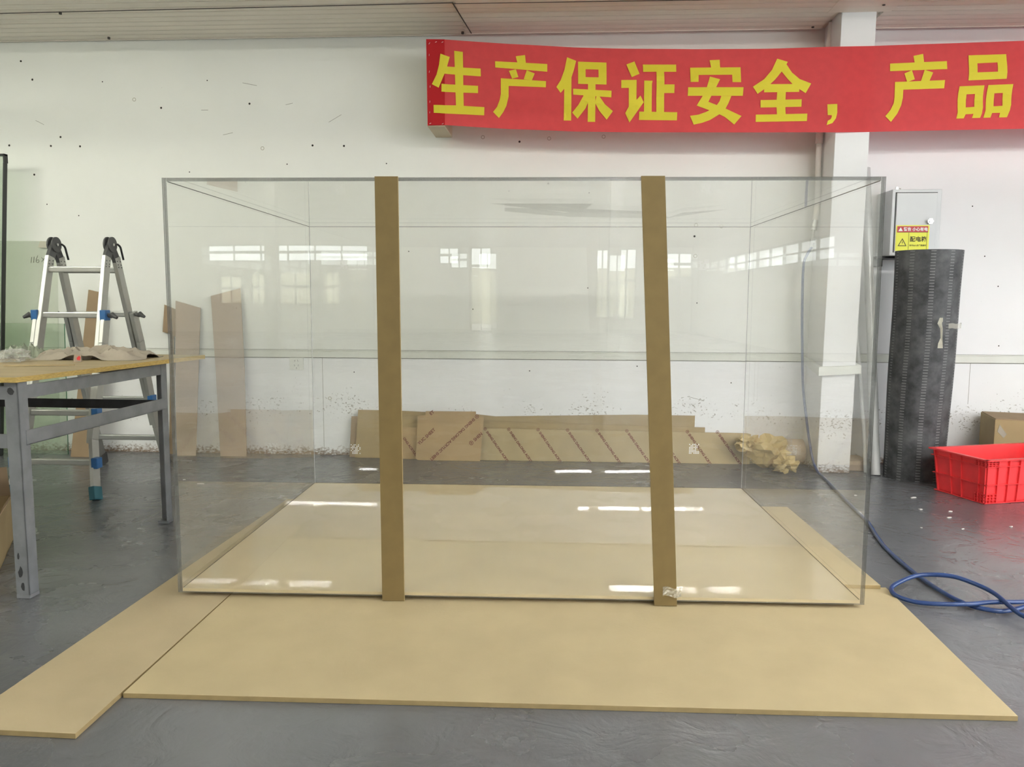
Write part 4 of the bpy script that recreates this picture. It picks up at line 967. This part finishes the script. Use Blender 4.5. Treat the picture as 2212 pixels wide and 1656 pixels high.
# things lying on the table
def heap(name, cx, cy, rx, ry, h, seed, mat, label, cat, n=34, ang=0.0, sharp=1.0, z0=ZT, tail=0.0):
    mb = MB(); ca, sa = math.cos(ang), math.sin(ang)
    for i in range(n+1):
        for j in range(n+1):
            u, v = -1+2*i/n, -1+2*j/n; r = min(1, math.sqrt(u*u*.8+v*v*.8))
            e = max(0, 1-r**2.2)
            q = Vector((u*2.1*sharp+seed, v*2.1*sharp+seed*.7, seed))
            f = (.15+1.0*(.55-1.5*abs(noise.noise(q)))+.42*(.4-1.5*abs(noise.noise(q*2.3+Vector((3, 1, 0)))))) * e ** .6
            x, y = u*rx*(1+.15*noise.noise(q*.9)), v*ry*(1+.15*noise.noise(q*1.1+Vector((5, 0, 0))))
            mb.v.append((cx+x*ca-y*sa, cy+x*sa+y*ca, z0+.003+max(0, f)*h))
    k = n+1
    for i in range(n):
        for j in range(n): mb.f.append([i*k+j, (i+1)*k+j, (i+1)*k+j+1, i*k+j+1]); mb.mi.append(0)
    b = len(mb.v)
    # underside so the cloth has thickness
    for v in list(mb.v): mb.v.append((v[0], v[1], max(z0+.0005, v[2]-.0025)))
    for i in range(n):
        for j in range(n): mb.f.append([b+i*k+j, b+i*k+j+1, b+(i+1)*k+j+1, b+(i+1)*k+j]); mb.mi.append(0)
    for s in range(n):
        for (a, c) in ((s*k, (s+1)*k), ((s+1)*k+n, s*k+n), (s+1, s), (n*k+s, n*k+s+1)): mb.f.append([a, c, b+c, b+a]); mb.mi.append(0)
    o = mb.build(name, mat, smooth=True, normals=False)
    return tag(o, label, cat)
heap('canvas_cloth', -2.20, 3.68, .26, .15, .080, 2.3, M_cloth, 'crumpled beige canvas cloth lying flat on the table, right of the plastic bag', 'cloth', ang=.05)
heap('green_cloth', -2.585, 3.70, .095, .13, .085, 7.7, M_cloth2, 'grey green folded cloth on the table behind the plastic bag', 'cloth', ang=.3)
t = crumpled('plastic_bag', (-2.43, 3.415, ZT+.025), (.07, .05, .032), 4.2, M_film, None, .6, 4, flat=ZT+.001)
tag(t, 'crumpled clear plastic bag among the cloths on the table', 'bag')
tag(MB().box(-2.80, -2.715, 3.60, 3.68, ZT+.0005, ZT+.032).build('paper_box', M_white, bevel=.002), 'small white box on the table, left of the cloths', 'box')
t = tag(MB().hexa([(-2.165, 3.440, ZT+.001), (-2.133, 3.446, ZT+.001), (-2.133, 3.456, ZT+.001), (-2.165, 3.450, ZT+.001), (-2.163, 3.446, ZT+.034), (-2.135, 3.452, ZT+.032), (-2.135, 3.456, ZT+.032), (-2.163, 3.450, ZT+.034)]).build('paper_tag', M_cardpink), 'folded pale paper tag with a red mark, standing against the canvas cloth', 'tag')
MB().prism([(-2.150, .010), (-2.138, .008), (-2.136, .022), (-2.143, .028), (-2.152, .019)], lambda u, v, tt: (u, 3.4395+(u+2.165)*.19+v*.18+tt, ZT+v), 0, .0008).build('red_mark', M_redtag, t)
tag(MB().beam((-2.30, 3.18, ZT+.004), (-2.04, 3.25, ZT+.004), .010, .005, (0, 0, 1)).build('wood_stick', M_kraft3), 'thin flat wooden stick lying on the table front of the cloths', 'stick')
mb = MB(); random.seed(5)
for k in range(7):
    x, y = random.uniform(-2.66, -2.60), random.uniform(3.36, 3.46); a = random.uniform(0, PI)
    mb.tube(catmull([(x, y, ZT+.003), (x+.03*math.cos(a), y+.03*math.sin(a), ZT+.012), (x+.07*math.cos(a+.6), y+.05*math.sin(a+.6), ZT+.003)], 4), .0025, 6)
tag(mb.build('plastic_strapping', M_white, normals=False), 'tangle of thin white strapping on the table, left of the plastic bag', 'strapping', kind='stuff')
mb = MB(); random.seed(9)

# open carton under the table
t = thing('open_carton', 'open brown carton with folded out flaps on the floor under the table', 'carton', (-2.62, 3.1, 0))
P0 = Vector((-2.51, 3.46, .001)); e1 = Vector((.49, -.87, 0)); e2 = Vector((-.87, -.49, 0)); L1, L2, H = .55, .42, .21; up = Vector((0, 0, 1))
def cq(a, b, c, d, n, th=.005):
    return MB().hexa([a, b, c, d, a+n*th, b+n*th, c+n*th, d+n*th])
mb = MB()
for (a, b, n) in ((P0, P0+e1*L1, e2), (P0+e1*L1, P0+e1*L1+e2*L2, -e1), (P0+e2*L2, P0+e1*L1+e2*L2, -e2), (P0, P0+e2*L2, e1)):
    mb.hexa([a, b, b+up*H, a+up*H, a+n*.005, b+n*.005, b+up*H+n*.005, a+up*H+n*.005])
mb.hexa([P0, P0+e1*L1, P0+e1*L1+e2*L2, P0+e2*L2]+[p+up*.005 for p in (P0, P0+e1*L1, P0+e1*L1+e2*L2, P0+e2*L2)])
mb.build('body', M_kraft, t)
a, b = P0+up*H, P0+e1*L1+up*H
cq(a, b, b-e2*.045+up*.07-e1*.03, a-e2*.045+up*.07+e1*.0, up).build('flap', M_card, t)
a, b = P0+up*H, P0+e2*L2+up*H
cq(a, b, b-e1*.10+up*.10, a-e1*.10+up*.11+e2*.02, up).build('flap', M_card, t)
a, b = P0+e2*L2+up*H, P0+e1*L1+e2*L2+up*H
cq(a, b, b+e2*.03+up*.17, a+e2*.03+up*.17, up).build('flap', M_cardpink, t)

# ------------------------------------------------------------------ folding ladder
lad = thing('folding_ladder', 'aluminium folding step ladder standing behind the work table', 'ladder', (-2.84, 4.67, 0))
FR = {'R': [(-2.672, 4.635, 1.415), (-2.650, 4.46, .85), (-2.628, 4.30, .32), (-2.557, 4.205, .03)], 'L': [(-3.018, 4.635, 1.415), (-3.005, 4.46, .85), (-3.000, 4.30, .32), (-3.045, 4.205, .03)]}
RR = {'R': [(-2.672, 4.705, 1.405), (-2.643, 4.89, .76), (-2.645, 5.04, .28), (-2.625, 5.14, .03)], 'L': [(-3.018, 4.705, 1.405), (-3.028, 4.89, .76), (-3.035, 5.04, .28), (-3.062, 5.135, .03)]}
def onrail(r, z):
    for p, q in zip(r, r[1:]):
        if q[2] <= z <= p[2]:
            f = (p[2]-z)/(p[2]-q[2]); return Vector(p).lerp(Vector(q), f)
    return Vector(r[0])
for rr in (FR, RR):
    for s in 'LR':
        r = rr[s]; dx = .016 if s == 'R' else -.016
        mb = MB(); mb.beam(onrail(r, 1.36), onrail(r, .30), .026, .058, (0, 1, 0))
        rail = mb.build('rail', M_alu, lad, bevel=.003)
        mb = MB()
        for p in ((0, -.016), (0, .016)): 
            for z in (1.30, 1.315, 1.335): mb.tube([onrail(r, z)+Vector((-.0145, p[1], 0)), onrail(r, z)+Vector((.0145, p[1], 0))], .004, 6)
        mb.build('rivets', M_dgrey, rail)
        # outer section, flared at the foot
        mb = MB(); q = [onrail(r, 1.03)+Vector((dx*1.7, 0, 0)), onrail(r, .85)+Vector((dx*1.7, 0, 0)), Vector(r[2])+Vector((dx, 0, 0)), Vector(r[3])]
        for a, b in zip(q, q[1:]): mb.beam(a, b, .024, .062, (0, 1, 0))
        mb.build('outer_rail', M_alu if s == 'R' or rr is FR else M_alud, lad, bevel=.003)
        ft = MB(); f0 = Vector(r[3]); f1 = (Vector(r[3])-Vector(r[2])).normalized()
        ft.beam(f0-f1*.045, (f0+f1*.02).to_tuple()[:2]+(.001,), .036, .074, (0, 1, 0)); ft.build('foot', M_foot if rr is FR else M_dgrey, lad, bevel=.004)
def rung(rr, z, ext, mat=None):
    a, b = onrail(rr['L'], z), onrail(rr['R'], z); e = Vector((ext, 0, 0))
    MB().beam(a-e, b+e, .030, .034, (0, 0, 1)).build('rung', mat or M_alu, lad, bevel=.006)
for z in (1.283, .745): rung(FR, z, -.005); rung(RR, z, -.005, M_alud)
yo = Vector((0, -.03, 0))
for z in (1.017, .467, .20): rung(FR, z, .02); rung(RR, z, .02, M_alud)
for rr, off in ((FR, -.012), (RR, .012)):
    for s in 'LR':
        for z in (1.017, .467, .20):
            p = onrail(rr[s], z); d = 1 if s == 'R' else -1
            if rr is RR and (s == 'L' or z != .467): continue
            MB().box(p.x+d*.030-.018, p.x+d*.030+.018, p.y-.040, p.y+.014, z-.030, z+.030).build('lock_bracket', M_blue, lad, bevel=.004)
        p = onrail(rr[s], 1.017); d = 1 if s == 'R' else -1
        mb = MB(); mb.tube([(p.x+d*.045, p.y-.01, 1.017), (p.x+d*.070, p.y-.01, 1.012)], [.012, .014], 10); mb.tube([(p.x+d*.070, p.y-.01, 1.02), (p.x+d*.105, p.y-.02, 1.002)], [.017, .009], 10)
        mb.build('lock_knob', M_dgrey, lad, smooth=True)
for s in 'LR':
    x = -2.672 if s == 'R' else -3.018; c = Vector((x, 4.668, 1.432))
    mb = MB()
    for dx in (-.016, .012): mb.tube([c+Vector((dx-.004, 0, 0)), c+Vector((dx+.006, 0, 0))], .046, 24)
    mb.beam(c, onrail(FR[s], 1.335), .022, .056, (0, 1, 0)); mb.beam(c, onrail(RR[s], 1.335), .022, .056, (0, 1, 0))
    h = mb.build('hinge', M_dgrey, lad, bevel=.002)
    MB().tube([c+Vector((.018, 0, 0)), c+Vector((.024, 0, 0))], .008, 12).build('pivot', M_brass, h)
    mb = MB(); mb.tube(catmull([c+Vector((.024, .035, .005)), c+Vector((.030, .055, -.01)), c+Vector((.030, .07, -.045)), c+Vector((.030, .085, -.085))], 5), .006, 8); mb.build('release_lever', M_black, h, smooth=True)
